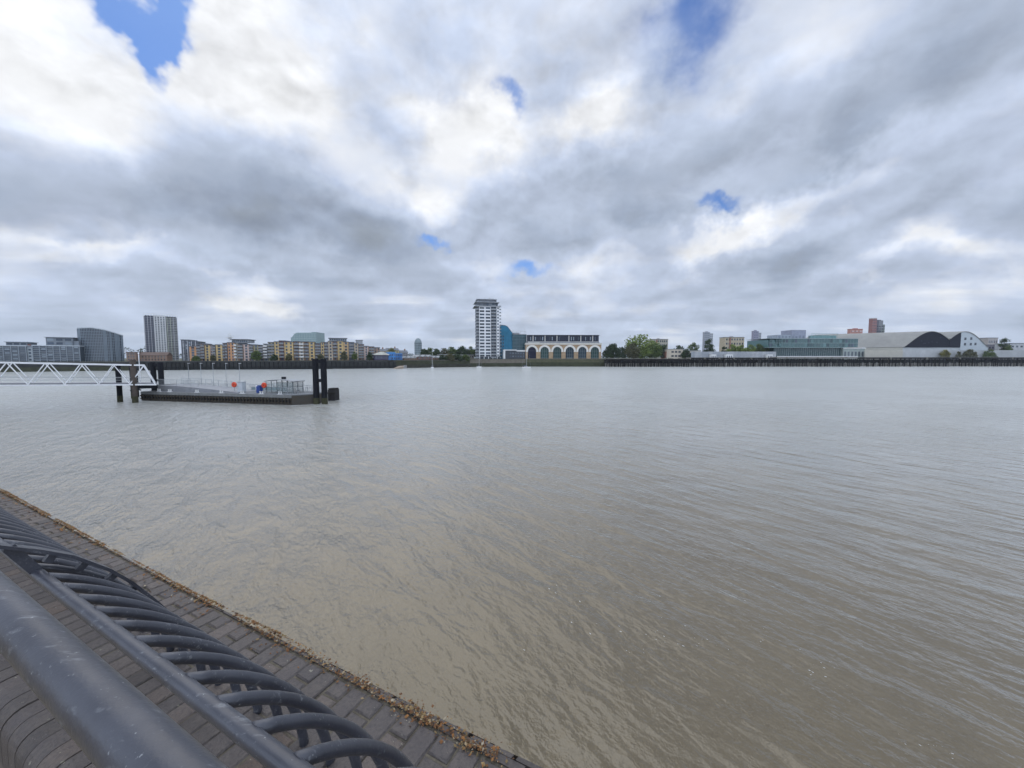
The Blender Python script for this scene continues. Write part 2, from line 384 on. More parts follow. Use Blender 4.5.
def build_quay():
    rnd = random.Random(3)
    q = thing('quay_wall', 'low brick quay wall with worn purple grey coping running along the river edge', 'wall', Q(0, 1, COP))
    base = Q(0, 1, COP)
    def put(o): o.parent = q; o.matrix_parent_inverse = Matrix.Translation(-base); return o
    bm_ = coping_material()
    P0, P1 = .625, 1.316                                # flat top between the two rounded edges
    bricks = MB(); t = -3.2; k = 0
    while t < 15:
        j = rnd.uniform(-.003, .003)
        t0, t1 = t+.004+j, t+.1115-.003+j
        p = P1
        ends = [.215, .215, .215, .14] if k % 2 == 0 else [.1025, .215, .215, .215, .06]
        for L in ends:
            a = max(P0, p-L+.006)
            if p-a > .03: brick_solid(bricks, t0+rnd.uniform(-.002, .002), t1+rnd.uniform(-.002, .002), a, p-.005, COP+rnd.uniform(-.002, .003), .06, rnd)
            p -= L
            if p <= P0+.03: break
        t += .1115; k += 1
    put(bricks.build('coping_bricks', bm_))
    # rounded inner edge: bullnose bricks
    bull = MB(); t = -3.2
    while t < 15:
        t0, t1 = t+.004, t+.1085; prof = []
        rad = .085
        prof.append((P0-.005, COP+.001))
        for a in range(0, 7):
            an = R(a*15); prof.append((.505-rad*math.sin(an), COP+.001+rad*(1-math.cos(an))))
        prof.append((.505-rad, COP+.24)); prof.append((P0-.005, COP+.24))
        n = len(prof)
        j = rnd.uniform(-.003, .003)
        vs = [Q(t0, p, v+j) for p, v in prof] + [Q(t1, p, v+j) for p, v in prof]
        fs = [tuple(range(n)), tuple(range(2*n-1, n-1, -1))]+[(i, (i+1) % n, (i+1) % n+n, i+n) for i in range(n)]
        bull.add(vs, fs); t += .1115
    put(bull.build('bullnose_bricks', bm_))
    # river edge: long rounded bricks laid along the wall, sinking away
    outer = MB(); t = -3.2
    while t < 15:
        for row, (pa, pb, va, vb) in enumerate(((.0, .45, .0, .004), (.45, .82, .006, .02), (.82, 1.06, .024, .06))):
            t0 = t + row*.07; t1 = t0+.215
            e0, e1 = edge(t0), edge(t1); j = rnd.uniform(-.003, .003)
            def pp(e, f): return P1+.006+(e-P1-.006)*f
            vs = [Q(t0+.006, pp(e0, pa)+.003, COP+va+j), Q(t1-.006, pp(e1, pa)+.003, COP+va+j), Q(t1-.006, pp(e1, pb), COP+vb+j), Q(t0+.006, pp(e0, pb), COP+vb+j)]
            vs += [v - Vector((0, 0, .07)) for v in vs]
            outer.add(vs, [(0, 1, 2, 3), (7, 6, 5, 4), (0, 4, 5, 1), (1, 5, 6, 2), (2, 6, 7, 3), (3, 7, 4, 0)])
        t += .225
    put(outer.build('edge_bricks', bm_))
    mort = mat('lichen_mortar', (.120, .104, .076), .95, .4, 14, bump=.003, tint=(.034, .030, .026))
    bed = MB(); ts = [-3.2+i*.2 for i in range(92)]
    for a, b in zip(ts, ts[1:]):
        vs = [Q(a, P0-.02, COP+.009), Q(b, P0-.02, COP+.009), Q(b, P1+.01, COP+.009), Q(a, P1+.01, COP+.009)]
        for v in vs[:]: vs.append(v-Vector((0, 0, .05)))
        bed.add(vs, [(0, 1, 2, 3), (7, 6, 5, 4), (0, 4, 5, 1), (1, 5, 6, 2), (2, 6, 7, 3), (3, 7, 4, 0)])
    # further along, and behind, the same coping in plain courses
    put(bed.build('mortar_bed', mort))
    wm = brick_mat('quay_brick', (.13, .105, .085), (.17, .16, .14))
    core = MB()
    for (a, b) in ((-40, -3.2), (-3.2, 15), (15, 96)):
        far = not (a == -3.2)
        top = COP+.003 if far else COP+.085
        vs = [Q(a, .44, top), Q(b, .44, top), Q(b, 1.33, top), Q(a, 1.33, top)] + [Q(a, .44, 2.11), Q(b, .44, 2.11), Q(b, 1.33, 8.5), Q(a, 1.33, 8.5)]
        core.add(vs, [(0, 1, 2, 3), (7, 6, 5, 4), (0, 4, 5, 1), (1, 5, 6, 2), (2, 6, 7, 3), (3, 7, 4, 0)])
    put(core.build('wall_face', wm))
    # pavement behind the wall
    pm = mat('resin_gravel', (.23, .185, .12), .9, .45, 30, bump=.004, bscale=160)
    pv = MB(); pv.add([Q(-60, .475, 2.10), Q(100, .475, 2.10), Q(100, -60, 2.10), Q(-60, -60, 2.10)], [(0, 1, 2, 3)])
    structure(pv.build('pavement', pm))
    # moss and dead leaves lodged along the river edge
    mm = MB()
    mmat, nt, b = base_mat('dry_moss')
    g = nt.new('ShaderNodeNewGeometry')
    nt.put(b.inputs['Base Color'], nt.ramp(g.outputs['Random Per Island'], [(0, (.050, .028, .015)), (.25, (.15, .066, .024)), (.5, (.25, .115, .035)), (.7, (.12, .085, .035)), (.88, (.27, .18, .08)), (1, (.36, .32, .24))]))
    b.inputs['Roughness'].default_value = .95
    for i in range(20000):
        t = -1.0 + 12.5*rnd.random()**1.25
        dens = .5+.5*math.sin(t*5.3+math.sin(t*2.1)*2)*math.sin(t*1.7+.4)+.25*math.sin(t*17)
        if rnd.random() > .02+.95*dens+(.15 if t > 2 else 0): continue
        w = .085 if t > 2.0 else .05
        p = min(P1+.002+rnd.gauss(.022, .5)*w if rnd.random() < .25 else P1+.002+abs(rnd.gauss(.15, .55))*w, edge(t)-.004)
        s = rnd.choice((.002, .003, .004, .005, .006, .010))*rnd.uniform(.7, 1.2)*(1.25 if t > 2.5 else 1)
        c = Q(t, p, COP-.003-rnd.random()*.014*max(.2, dens))
        a = rnd.uniform(0, 6.28); u = Vector((math.cos(a), math.sin(a), rnd.uniform(-.4, .6)))*s
        v = Vector((-math.sin(a), math.cos(a), rnd.uniform(-.3, .5)))*s*rnd.uniform(.35, .9); z = Vector((0, 0, s*.4))
        mm.add([c-u, c+v, c+u, c-v, c+z], [(0, 1, 4), (1, 2, 4), (2, 3, 4), (3, 0, 4), (3, 2, 1, 0)])
    stuff(mm.build('moss', mmat), 'brown and rust coloured dry moss clumps caught along the river edge of the coping', 'moss')
    # chalky droppings and pale lichen chips on the coping
    return q
build_quay()

def build_railing():
    m, nt, b = base_mat('railing_paint')
    g = nt.new('ShaderNodeNewGeometry'); pos = g.outputs['Position']
    n = nt.noise(pos, 5, 5, .6); sp = nt.noise(pos, 120, 3, .6); pt = nt.noise(pos, 14, 4, .65)
    c = nt.mix(nt.maprange(n, .3, .7), (.028, .0295, .039), (.052, .055, .068))
    mp = nt.new('ShaderNodeMapping'); mp.inputs['Rotation'].default_value = (0, 0, TH); mp.inputs['Scale'].default_value = (9, 60, 60); nt.put(mp.inputs['Vector'], pos)
    sc = nt.noise(mp.outputs[0], 1.0, 4, .7)
    up = nt.new('ShaderNodeSeparateXYZ'); nt.put(up.inputs[0], g.outputs['Normal'])
    worn = nt.m('MULTIPLY', nt.maprange(sc, .55, .70), nt.maprange(pt, .48, .60))
    worn = nt.m('MULTIPLY', worn, .6)
    c = nt.mix(worn, c, (.25, .26, .27))
    fleck = nt.m('MULTIPLY', nt.maprange(sp, .655, .73), nt.maprange(pt, .44, .58))
    c = nt.mix(fleck, c, (.30, .31, .31))
    nt.put(b.inputs['Base Color'], c)
    nt.put(b.inputs['Roughness'], nt.maprange(pt, .3, .7, .28, .46))
    b.inputs['Specular IOR Level'].default_value = .6
    bn = nt.new('ShaderNodeBump'); bn.inputs['Distance'].default_value = .0012
    nt.put(bn.inputs['Height'], nt.m('ADD', nt.m('MULTIPLY', sp, .5), pt)); nt.put(b.inputs['Normal'], bn.outputs[0])
    base = Q(2.43, 1.0, COP)
    r = thing('railing', 'dark grey tubular steel railing of bellied bars with a thick handrail on the brick quay', 'railing', base)
    def put(o): o.parent = r; o.matrix_parent_inverse = Matrix.Translation(-base); return o
    SPC = .1725; PITCHP = SPC*18; POST0 = 2.69-PITCHP; T0 = POST0-PITCHP; T1 = POST0+PITCHP*6
    h = MB(); h.tube([Q(T0+i*.5, .217, .5553) for i in range(int((T1-T0)/.5)+1)], .038, 28); put(h.build('handrail', m, smooth=True))
    for tj in (1.72, 7.6):
        s = MB(); s.tube([Q(tj, .217, .5553), Q(tj+.006, .217, .5553), Q(tj+.20, .217, .5553), Q(tj+.206, .217, .5553)], [.0385, .0405, .0405, .0385], 28); put(s.build('handrail_sleeve', m, smooth=True))
    l = MB(); l.tube([Q(T0+i*.5, .5225, .9767) for i in range(int((T1-T0)/.5)+1)], .024, 20); put(l.build('lower_rail', m, smooth=True))
    # bars bulge from the lower rail out over the coping and drop into the coping
    CP, CV, RR = .056, 1.792, .952
    posts = [POST0+PITCHP*i for i in range(-1, 7)]
    bar_me = None; o0 = Vector((0, 0, 0))
    pts = []
    a0 = math.asin((.530-CP)/RR)
    for i in range(15):
        a = a0+(R(87)-a0)*i/14
        pts.append((CP+RR*math.sin(a), CV-RR*math.cos(a)))
    def bar_mesh():
        mb = MB(); mb.tube([N_*p + Vector((0, 0, COP-v)) for p, v in pts], .0185, 14)
        return mb.data('baluster', m, True)
    bar_me = bar_mesh()
    for pa in posts[:-1]:
        for i in range(18):
            t = pa + SPC*(i+1) - .11
            if t < T0 or t > T1: continue
            o = bpy.data.objects.new('baluster', bar_me); C.objects.link(o); o.location = D_*t+Vector((0, 0, HCAM-COP)); put(o)
    # posts: flat curved plate from the handrail over both rails to the coping
    prof = [(.235, .605), (.33, .712), (.430, .797), (.537, .864), (.637, .939), (.757, 1.066), (.834, 1.172), (.926, 1.329), (.979, 1.429), (1.015, 1.53), (1.035, 1.62), (1.04, 1.70)]
    def post_mesh():
        mb = MB()
        n = len(prof); out = []
        for i, (p, v) in enumerate(prof):
            a = prof[max(0, i-1)]; c2 = prof[min(n-1, i+1)]
            dp, dv = c2[0]-a[0], c2[1]-a[1]; L = math.hypot(dp, dv)
            out.append((p, v, dv/L, -dp/L))                  # outward normal in p,v
        for w0, w1, d0, d1 in ((-.032, .032, 0, .014),):
            vs = []
            for (p, v, a, c2) in out:
                for w, d in ((w0, d0), (w1, d0), (w1, d1), (w0, d1)):
                    vs.append(N_*(p-a*d)+D_*w+Vector((0, 0, COP-(v-c2*d))))
            fs = [(0, 1, 2, 3), tuple(4*(n-1)+i for i in (3, 2, 1, 0))]
            for i in range(n-1):
                for j in range(4): fs.append((4*i+j, 4*i+(j+1) % 4, 4*i+4+(j+1) % 4, 4*i+4+j))
            mb.add(vs, fs)
        # short blocks tie the flat plate to the bar beneath it
        for k in range(8):
            f = .5+k*.93; i = 2+int(f); g = f-int(f); p = prof[i][0]+(prof[i+1][0]-prof[i][0])*g; v = prof[i][1]+(prof[i+1][1]-prof[i][1])*g
            dp, dv = p-CP, v-CV; L = math.hypot(dp, dv); e = min(.05, L-RR+.01); q = (p-dp/L*e, v-dv/L*e)
            if e > .02: mb.bar(N_*p+Vector((0, 0, COP-v-.008)), N_*q[0]+Vector((0, 0, COP-q[1])), .026, .030)
        mb.bar(N_*.45+Vector((0, 0, COP-.82)), N_*.5225+Vector((0, 0, COP-.965)), .03, .04)
        return mb.data('post', m)
    pm = post_mesh()
    for t in posts:
        if t < T0 or t > T1: continue
        for me, nm in ((pm, 'post'),):
            o = bpy.data.objects.new(nm, me); C.objects.link(o); o.location = D_*t+Vector((0, 0, HCAM-COP)); put(o)
build_railing()
# ------------------------------------------------------------------ pier: gangway, pontoon, piles
black = mat('tarred_steel', (.009, .010, .014), .75, .4, 1.2)
rust = mat('weathered_pile', (.085, .070, .060), .85, .45, 1.5)
white_p = mat('white_steel', (.80, .81, .81), .45, .12, 1.5)
galv = mat('galvanised', (.36, .38, .39), .5, .2, 2.0)
def pile(name, label, cat, group, px, py, top, r, m, dy=0, z_from=-3):
    p = at_z(px, py, 0)+Vector((0, dy, 0)); o = thing(name, label, cat, (p.x, p.y, 0), 0, group)
    b = MB(); b.tube([(0, 0, z_from), (0, 0, top)], r, 16); b.build('shaft', m, o)
    c = MB(); c.tube([(0, 0, top), (0, 0, top+.10)], [r*1.06, r*.9], 16); c.build('pile_cap', m, o)
    w = MB(); w.tube([(0, 0, -.2), (0, 0, 1.1)], r+.012, 16, False); w.build('weed_band', mat('weed_band', (.055, .055, .030), .9, .5, 3), o)
    return o
def build_pier():
    A = at_z(141.5, 400.6, 0); B = at_z(292, 405.2, 0); d = (B-A); L = d.length
    ang = math.atan2(d.y, d.x)
    hull_m = mat('pontoon_hull', (.045, .045, .042), .8, .5, 1.1, tint=(.075, .062, .045)); deck_m = mat('pontoon_deck', (.135, .142, .147), .75, .25, 1.2)
    po = thing('pontoon', 'long floating steel pontoon with grey deck and dark fendered hull between black piles', 'pontoon', (A.x, A.y, 0), ang)
    W = 6.5; DZ = 1.62; E = 2.6                        # width, deck level, raked end
    out = [(0, 0), (L, 0), (L+E, 2.6), (L+E-1.0, W-1.2), (L-1.2, W), (0, W)]
    h = MB(); h.slab(out, -.6, DZ-.12)
    h.build('hull', hull_m, po)
    dk = MB(); dk.slab([(x*1.0, y) for x, y in out], DZ-.12, DZ); dk.build('deck', deck_m, po)
    # timber fendering with hanging chains of dark blocks
    fd = MB(); fm = mat('fender_timber', (.070, .058, .042), .9, .5, 2.0)
    fd.box(-.1, L, -.16, -.01, .78, 1.02); fd.box(-.1, L, -.14, -.01, .30, .46); fd.build('rubbing_strake', fm, po)
    blk = MB(); x = .3; rr = random.Random(5)
    while x < L: blk.box(x, x+.16, -.24, -.012, .32+rr.uniform(-.05, .1), 1.12+rr.uniform(-.04, .03)); x += .62
    blk.build('fender_posts', mat('fender_dark', (.030, .028, .025), .9, .4, 2), po)
    ep = MB(); ep.box(0, L-.02, -.05, -.012, 1.16, DZ-.02); ep.build('edge_plate', mat('edge_plate_grey', (.20, .205, .20), .7, .3, 1.5), po)
    # bollards along the edge
    bme = MB(); bme.tube([(-.22, 0, 0), (-.22, 0, .42), (-.22, 0, .48)], [.11, .11, .15], 10); bme.tube([(.22, 0, 0), (.22, 0, .42), (.22, 0, .48)], [.11, .11, .15], 10); bme.box(-.45, .45, -.16, .16, 0, .06)
    bd = bme.data('bollard', mat('white_bollard', (.62, .62, .60), .5, .2, 3))
    for x in (3.6, 6.0, 11.9, 17.0, 21.2, 25.0, 28.6, 33.0):
        if x < L: inst(bd, 'bollard', po, (x, .35, DZ))
    # ramp from the gangway landing down to deck level
    lp = at_z(150, 385, 2.75)
    inv = Matrix.Rotation(-ang, 4, 'Z')
    def loc(w): return inv @ (Vector(w)-Vector((A.x, A.y, 0)))
    l0 = loc(lp)
    rx0, rx1 = l0.x+.3, l0.x+17.5; RZ = 2.62
    rp = MB()
    rp.prism([(rx0, DZ), (rx0, RZ), (rx0+4.2, RZ-.05), (rx0+11.5, DZ+.52), (rx1, DZ+.03), (rx1, DZ)], 1.5, W-.9)
    rp.build('ramp', mat('ramp_steel', (.23, .235, .245), .6, .2, 1.0), po)
    lf = MB(); lf.box(rx0-2.2, rx0-.02, 1.4, W-.8, RZ-.55, RZ-.02); lf.build('landing_box', black, po)
    # railings: back edge, ramp sides
    def rails(pts, name, mb=None, hgt=1.1, gap=1.25):
        b = MB()
        for (a, c) in zip(pts, pts[1:]):
            a, c = Vector(a), Vector(c); n = max(1, int((c-a).length/gap))
            for i in range(n+1):
                q = a.lerp(c, i/n); b.tube([q, q+Vector((0, 0, hgt))], .028, 6)
            m = int((c-a).length/.28)
            for i in range(1, m): q = a.lerp(c, i/m); b.bar(q+Vector((0, 0, .1)), q+Vector((0, 0, hgt)), .022)
            for zz in (hgt, .1): b.tube([a+Vector((0, 0, zz)), c+Vector((0, 0, zz))], .024, 6)
        return b.build(name, galv, po)
    ry = W-.95
    rails([(rx0, ry, RZ), (rx0+4.2, ry, RZ-.05), (rx0+11.5, ry, DZ+.52), (rx1, ry, DZ)], 'ramp_railing')
    rails([(rx0, 1.55, RZ), (rx0+4.2, 1.55, RZ-.05), (rx0+9.0, 1.55, DZ+.85)], 'ramp_railing', gap=1.4)
    rails([(.4, W-.2, DZ), (L-1.4, W-.2, DZ), (L+E-1.4, W-1.5, DZ)], 'deck_railing', gap=1.0)
    rails([(L+E-1.4, W-1.5, DZ), (L+E-.4, 2.7, DZ), (L+.3, .55, DZ), (L-2.4, .3, DZ)], 'deck_railing', gap=1.0)
    # solid teal wave screen behind the boarding deck
    ws = MB(); ws.box(rx1-2, L-6.6, W-.34, W-.30, DZ+.06, DZ+.62); ws.build('screen_panel', mat('teal_panel', (.20, .27, .28), .5, .2, 2), po)
    # things that stand on the pontoon
    fr = Matrix.Translation((A.x, A.y, 0)) @ Matrix.Rotation(ang, 4, 'Z')
    def wp(x, y, z=DZ): return fr @ Vector((x, y, z))
    def xat(px, y, z=DZ):                               # position along the pontoon seen at this column
        lo, hi = -5, L+6
        for _ in range(40):
            mid = (lo+hi)/2; w = wp(mid, y, z)-CAM
            if 512+F*w.x/(w.y*math.cos(PITCH)-w.z*math.sin(PITCH)) < px: lo = mid
            else: hi = mid
        return lo
    words = ['beside the top of the ramp', 'halfway down the ramp', 'at the foot of the ramp', 'just left of the left life ring', 'behind the grey cabinet']
    for i, px in enumerate((189.4, 201.8, 214, 226.8, 240.3)):
        y = W-.5; x = xat(px, y); b0 = DZ+(0 if x > rx1-4 else 0)
        t = thing('lamp_post', 'slim grey lamp post on the pontoon '+words[i], 'lamp post', wp(x, y, DZ), ang, 'lamp posts along the pontoon')
        b = MB(); b.tube([(0, 0, 0), (0, 0, 4.9)], [.045, .03], 8); b.tube([(0, 0, 0), (0, 0, .3)], .09, 8); b.build('pole', galv, t)
        hd = MB(); hd.box(-.06, .40, -.08, .08, 4.87, 4.94); hd.build('lamp_head', mat('lamp_grey', (.55, .56, .57), .5), t)
    orange = mat('life_ring_red', (.62, .075, .035), .5, .2, 3)
    for px, lab in ((234.5, 'round orange red life ring housing left of the pale grey cabinet on the pontoon'), (264.4, 'round orange red life ring housing against the shelter above the blue bin')):
        y = 2.1; x = xat(px, y, 2.2); t = thing('life_ring', lab, 'life ring', wp(x, y), ang, 'life ring housings on the pontoon')
        b = MB(); b.tube([(0, 0, 0), (0, 0, 1.0)], .05, 8); b.build('post', galv, t)
        r_ = MB()
        for k in range(20):
            a0, a1 = 2*math.pi*k/20, 2*math.pi*(k+1)/20
            r_.add([(.46*math.cos(a0), -.10, 1.32+.46*math.sin(a0)), (.46*math.cos(a1), -.10, 1.32+.46*math.sin(a1)), (.40*math.cos(a1), -.17, 1.32+.40*math.sin(a1)), (.40*math.cos(a0), -.17, 1.32+.40*math.sin(a0)), (.46*math.cos(a0), .06, 1.32+.46*math.sin(a0)), (.46*math.cos(a1), .06, 1.32+.46*math.sin(a1)), (0, .06, 1.32), (.13*math.cos(a0), -.17, 1.32+.13*math.sin(a0)), (.13*math.cos(a1), -.17, 1.32+.13*math.sin(a1))],
                   [(0, 1, 2, 3), (0, 4, 5, 1), (4, 6, 5), (3, 2, 8, 7)])
        r_.build('ring_housing', orange, t)
        c = MB(); c.tube([(0, -.15, 1.32), (0, -.12, 1.32)], .135, 12); c.build('ring_centre', mat('ring_centre', (.30, .06, .05), .6), t)
    y = 2.6; x = xat(242, y); t = thing('cabinet', 'pale grey metal cabinet standing between the two life rings on the pontoon', 'cabinet', wp(x, y), ang)
    b = MB(); b.box(-.52, .52, -.35, .35, .06, 1.75); b.build('body', mat('cabinet_grey', (.42, .45, .47), .5), t)
    b = MB(); b.box(-.48, -.01, -.375, -.351, .15, 1.68); b.box(.01, .48, -.375, -.351, .15, 1.68); b.build('door', mat('cabinet_door', (.46, .49, .51), .5), t)
    b = MB(); b.box(-.56, .56, -.4, .38, 1.752, 1.83); b.build('lid', galv, t)
    y = 1.9; x = xat(260, y); t = thing('bin', 'blue box shaped bin with a white notice beside it in front of the shelter', 'bin', wp(x, y), ang)
    b = MB(); b.box(-.42, .30, -.3, .3, .05, 1.15); b.box(-.2, .3, -.25, .25, 1.15, 1.32); b.build('body', mat('bin_blue', (.035, .07, .24), .5), t)
    b = MB(); b.box(-.72, -.48, -.10, -.06, .55, 1.35); b.tube([(-.6, -.04, 0), (-.6, -.04, 1.3)], .03, 6); b.build('notice', mat('notice_white', (.7, .7, .72), .5), t)
    # waiting shelter: thin frames, glass, curved roof
    y0, y1 = 2.4, 4.6; xa, xb = xat(266.5, y0), xat(293.5, y0); t = thing('waiting_shelter', 'glass sided waiting shelter with a low curved grey roof on the boarding deck', 'shelter', wp(xa, y0), ang)
    S = xb-xa; H = 2.15
    fr_ = MB()
    for k in range(6):
        xx = S*k/5
        for yy in (0, y1-y0): fr_.bar((xx, yy, 0), (xx, yy, H-.25+.25*math.sin(math.pi*k/5)), .07)
    for yy in (0, y1-y0): fr_.bar((0, yy, 1.0), (S, yy, 1.0), .05)
    fr_.build('frame', mat('shelter_frame', (.13, .14, .145), .5), t)
    ro = MB(); n = 12; top = [(-.25+(S+.5)*k/n, H-.22+.27*math.sin(math.pi*k/n)) for k in range(n+1)]
    for (a, za), (b2, zb) in zip(top, top[1:]):
        ro.add([(a, -.2, za), (b2, -.2, zb), (b2, y1-y0+.2, zb), (a, y1-y0+.2, za), (a, -.2, za+.09), (b2, -.2, zb+.09), (b2, y1-y0+.2, zb+.09), (a, y1-y0+.2, za+.09)], [(3, 2, 1, 0), (4, 5, 6, 7), (0, 1, 5, 4), (2, 3, 7, 6)])
    ro.build('roof', mat('shelter_roof', (.25, .26, .27), .5), t)
    gm = bpy.data.materials.new('clear_glass'); gm.use_nodes = True; gb = gm.node_tree.nodes['Principled BSDF']
    gb.inputs['Base Color'].default_value = (.28, .34, .34, 1); gb.inputs['Roughness'].default_value = .1; gb.inputs['Alpha'].default_value = .25
    for k in range(5):
        for yy in (.0, y1-y0):
            g = MB(); g.box(S*k/5+.05, S*(k+1)/5-.05, yy-.01, yy+.01, .15, H-.35); g.build('glass_panel', gm, t)
    b = MB(); b.box(.4, S-.4, 1.5, 1.9, .42, .48); b.box(.6, .7, 1.55, 1.85, 0, .42); b.box(S-.7, S-.6, 1.55, 1.85, 0, .42); b.build('bench', galv, t)
    sg = MB(); sg.box(S*.42, S*.58, .9, 1.0, H+.16, H+.55); sg.box(S*.45, S*.47, .92, .98, H-.02, H+.16); sg.box(S*.53, S*.55, .92, .98, H-.02, H+.16); sg.build('roof_sign', black, t)
    # piles
    def dolphin(name, label, pxs, py, top, r, bars, dy=0):
        ps = [at_y(p, 361, at_z(p, py, 0).y+dy) for p in pxs]
        for q in ps: q.z = 0
        t = thing(name, label, 'mooring pile', (ps[0].x, ps[0].y, 0), 0)
        for p in ps:
            q = p-ps[0]; b = MB(); b.tube([q+Vector((0, 0, -4)), q+Vector((0, 0, top))], r, 16); b.tube([q+Vector((0, 0, top)), q+Vector((0, 0, top+.12))], [r*1.05, r*.92], 16); b.build('shaft', black, t)
            w = MB(); w.tube([q+Vector((0, 0, -.2)), q+Vector((0, 0, 1.0))], r+.012, 16, False); w.build('weed_band', mat('weed_band', (.055, .055, .030), .9, .5, 3), t)
        for z0, z1 in bars:
            b = MB(); q = ps[1]-ps[0]; b.bar((q.x*-.1, q.y*-.1, (z0+z1)/2), (q.x*1.1, q.y*1.1, (z0+z1)/2), .5, z1-z0); b.build('cross_beam', black, t)
        return t
    dolphin('mooring_piles', 'pair of tall black mooring piles at the raked far end of the pontoon', (315.2, 323.4), 404, 7.25, .46, ((3.6, 4.1), (6.7, 7.2)))
    dolphin('mooring_piles', 'pair of black mooring piles behind the landing where the gangway meets the pontoon', (152.6, 160.2), 400.5, 6.6, .42, ((5.9, 6.5), (3.2, 3.6)), 3.5)
    pile('guide_pile', 'weathered brown guide pile in front of the gangway end', 'mooring pile', 'single piles under the gangway', 135.4, 402.6, 7.15, .39, rust)
    pile('guide_pile', 'dark pile under the gangway, leftmost of the three at its outer end', 'mooring pile', 'single piles under the gangway', 120.3, 402, 6.1, .36, black)
    pile('guide_pile', 'thin dark pile between the brown guide pile and the leftmost pile', 'mooring pile', 'single piles under the gangway', 127.2, 399, 5.6, .20, black, 1.0)
    p = at_z(131.5, 400, 0); t = thing('pile_frame', 'dark braced steel frame holding the gangway end beside the brown pile', 'frame', (p.x, p.y+.9, 0))
    b = MB(); b.box(-.3, .28, -.3, .3, .4, 5.6); b.build('column', black, t)
    b = MB(); b.bar((-1.0, 0, 1.6), (.9, 0, 2.2), .18); b.bar((-1.0, 0, 2.6), (.9, 0, 1.7), .18); b.build('brace', black, t)
    p = at_z(136.6, 402.4, 0)+Vector((0, .9, 0)); t = thing('mast_pole', 'thin pale pole rising above the brown guide pile', 'pole', (p.x, p.y, 5.2))
    b = MB(); b.tube([(0, 0, -2.4), (0, 0, 3.1)], .06, 8); b.build('shaft', white_p, t); b = MB(); b.tube([(0, 0, 3.0), (0, 0, 3.25)], [.11, .07], 8); b.build('lantern', white_p, t)
    # floating fender beyond the end piles
    p = at_z(326.4, 401.2, 0); p2 = at_z(335.8, 400.6, 0); t = thing('fender_float', 'dark boxy fender float beside the tall end piles', 'fender', (p.x, p.y+.6, 0))
    w = (p2-p).x; b = MB(); b.box(0, w, 0, 1.8, -.4, 1.95); b.build('block', mat('fender_block', (.035, .033, .034), .85, .4, 2), t)
    b = MB(); b.box(.06, w-.06, .1, 1.7, 1.952, 2.2); b.box(-.08, w+.08, -.12, -.002, 1.2, 1.5); b.build('capping', mat('fender_dark', (.030, .028, .025), .9), t)
    # gangway truss
    G1 = at_y(156.5, 384.6, 66.2); G0p = at_y(0, 385.4, 55.2)
    dirg = (G1-G0p).normalized(); Lg = 44.0; G0 = G1-dirg*Lg
    ag = math.atan2(dirg.y, dirg.x); flat = Vector((dirg.x, dirg.y, 0)).length; slope = dirg.z/flat
    t = thing('gangway', 'white steel truss gangway sloping from the left bank down to the pontoon', 'gangway', (G1.x, G1.y, G1.z), ag)
    Hh = 3.28; Wd = 3.0; per = 3.58; n = 12
    def zz(x): return slope*x
    for side, yy in (('near', 0), ('far', Wd)):
        b = MB(); b.bar((-per*n-.6, yy, zz(-per*n)), (0, yy, 0), .20, .22); b.build('bottom_chord', white_p, t)
        b = MB(); b.bar((-per*n, yy, zz(-per*n)+Hh), (-1.45, yy, zz(-1.4)+Hh), .19, .22); b.build('top_chord', white_p, t)
        b = MB(); x = 0.0
        b.bar((-.15, yy, .05), (-1.45, yy, Hh-.02), .19)
        x = -1.45
        while x > -per*n:
            b.bar((x-.05, yy, zz(x)+Hh-.05), (x-per/2, yy, zz(x-per/2)+.08), .12)
            b.bar((x-per/2, yy, zz(x-per/2)+.08), (x-per+.05, yy, zz(x-per)+Hh-.05), .12); x -= per
        b.build('diagonals', white_p, t)
        b = MB(); b.bar((-per*n, yy+(.12 if yy == 0 else -.12), zz(-per*n)+1.15), (-.4, yy+(.12 if yy == 0 else -.12), 1.15), .05)
        b.bar((-per*n, yy+(.12 if yy == 0 else -.12), zz(-per*n)+.7), (-.4, yy+(.12 if yy == 0 else -.12), .7), .03)
        b.build('hand_rail', galv, t)
    b = MB(); b.bar((-per*n-.5, Wd/2, zz(-per*n)+.18), (0, Wd/2, .18), Wd-.28, .12); b.build('walkway_deck', mat('walkway', (.17, .175, .19), .7), t)
    b = MB(); k = 0
    while k < n: b.bar((-1.45-per*k, .1, zz(-1.45-per*k)+Hh), (-1.45-per*k, Wd-.1, zz(-1.45-per*k)+Hh), .12); b.bar((-per*k-.3, .1, zz(-per*k)-.02), (-per*k-.3, Wd-.1, zz(-per*k)-.02), .12); k += 1
    b.build('cross_members', white_p, t)
    # dark bearing where it lands
    b = MB(); b.box(-2.3, .1, .2, Wd-.2, -.62, -.16); b.build('bearing', black, t)
build_pier()
# ------------------------------------------------------------------ far bank
SH = [(-260, 150), (-150, 178), (0, 206), (130, 231), (210, 247), (300, 257), (370, 277), (420, 296), (480, 330), (540, 337), (650, 337), (740, 341), (860, 347), (1024, 355), (1200, 365)]
def ysh(px):
    for (a, ya), (b, yb) in zip(SH, SH[1:]):
        if px <= b: return ya+(yb-ya)*(px-a)/(b-a)
    return SH[-1][1]
def ztop(px, py, Y): return at_y(px, py, Y).z
LZ = [(-260, 5.4), (0, 5.4), (200, 5.5), (300, 5.9), (420, 6.2), (470, 6.9), (600, 6.9), (610, 6.3), (1200, 6.3)]
def lz(px):
    for (a, ya), (b, yb) in zip(LZ, LZ[1:]):
        if px <= b: return ya+(yb-ya)*(px-a)/(b-a)
    return LZ[-1][1]
def ground_pt(px, dy=0, z=0):
    p = at_y(px, 358, ysh(px)+dy); return Vector((p.x, p.y, z))
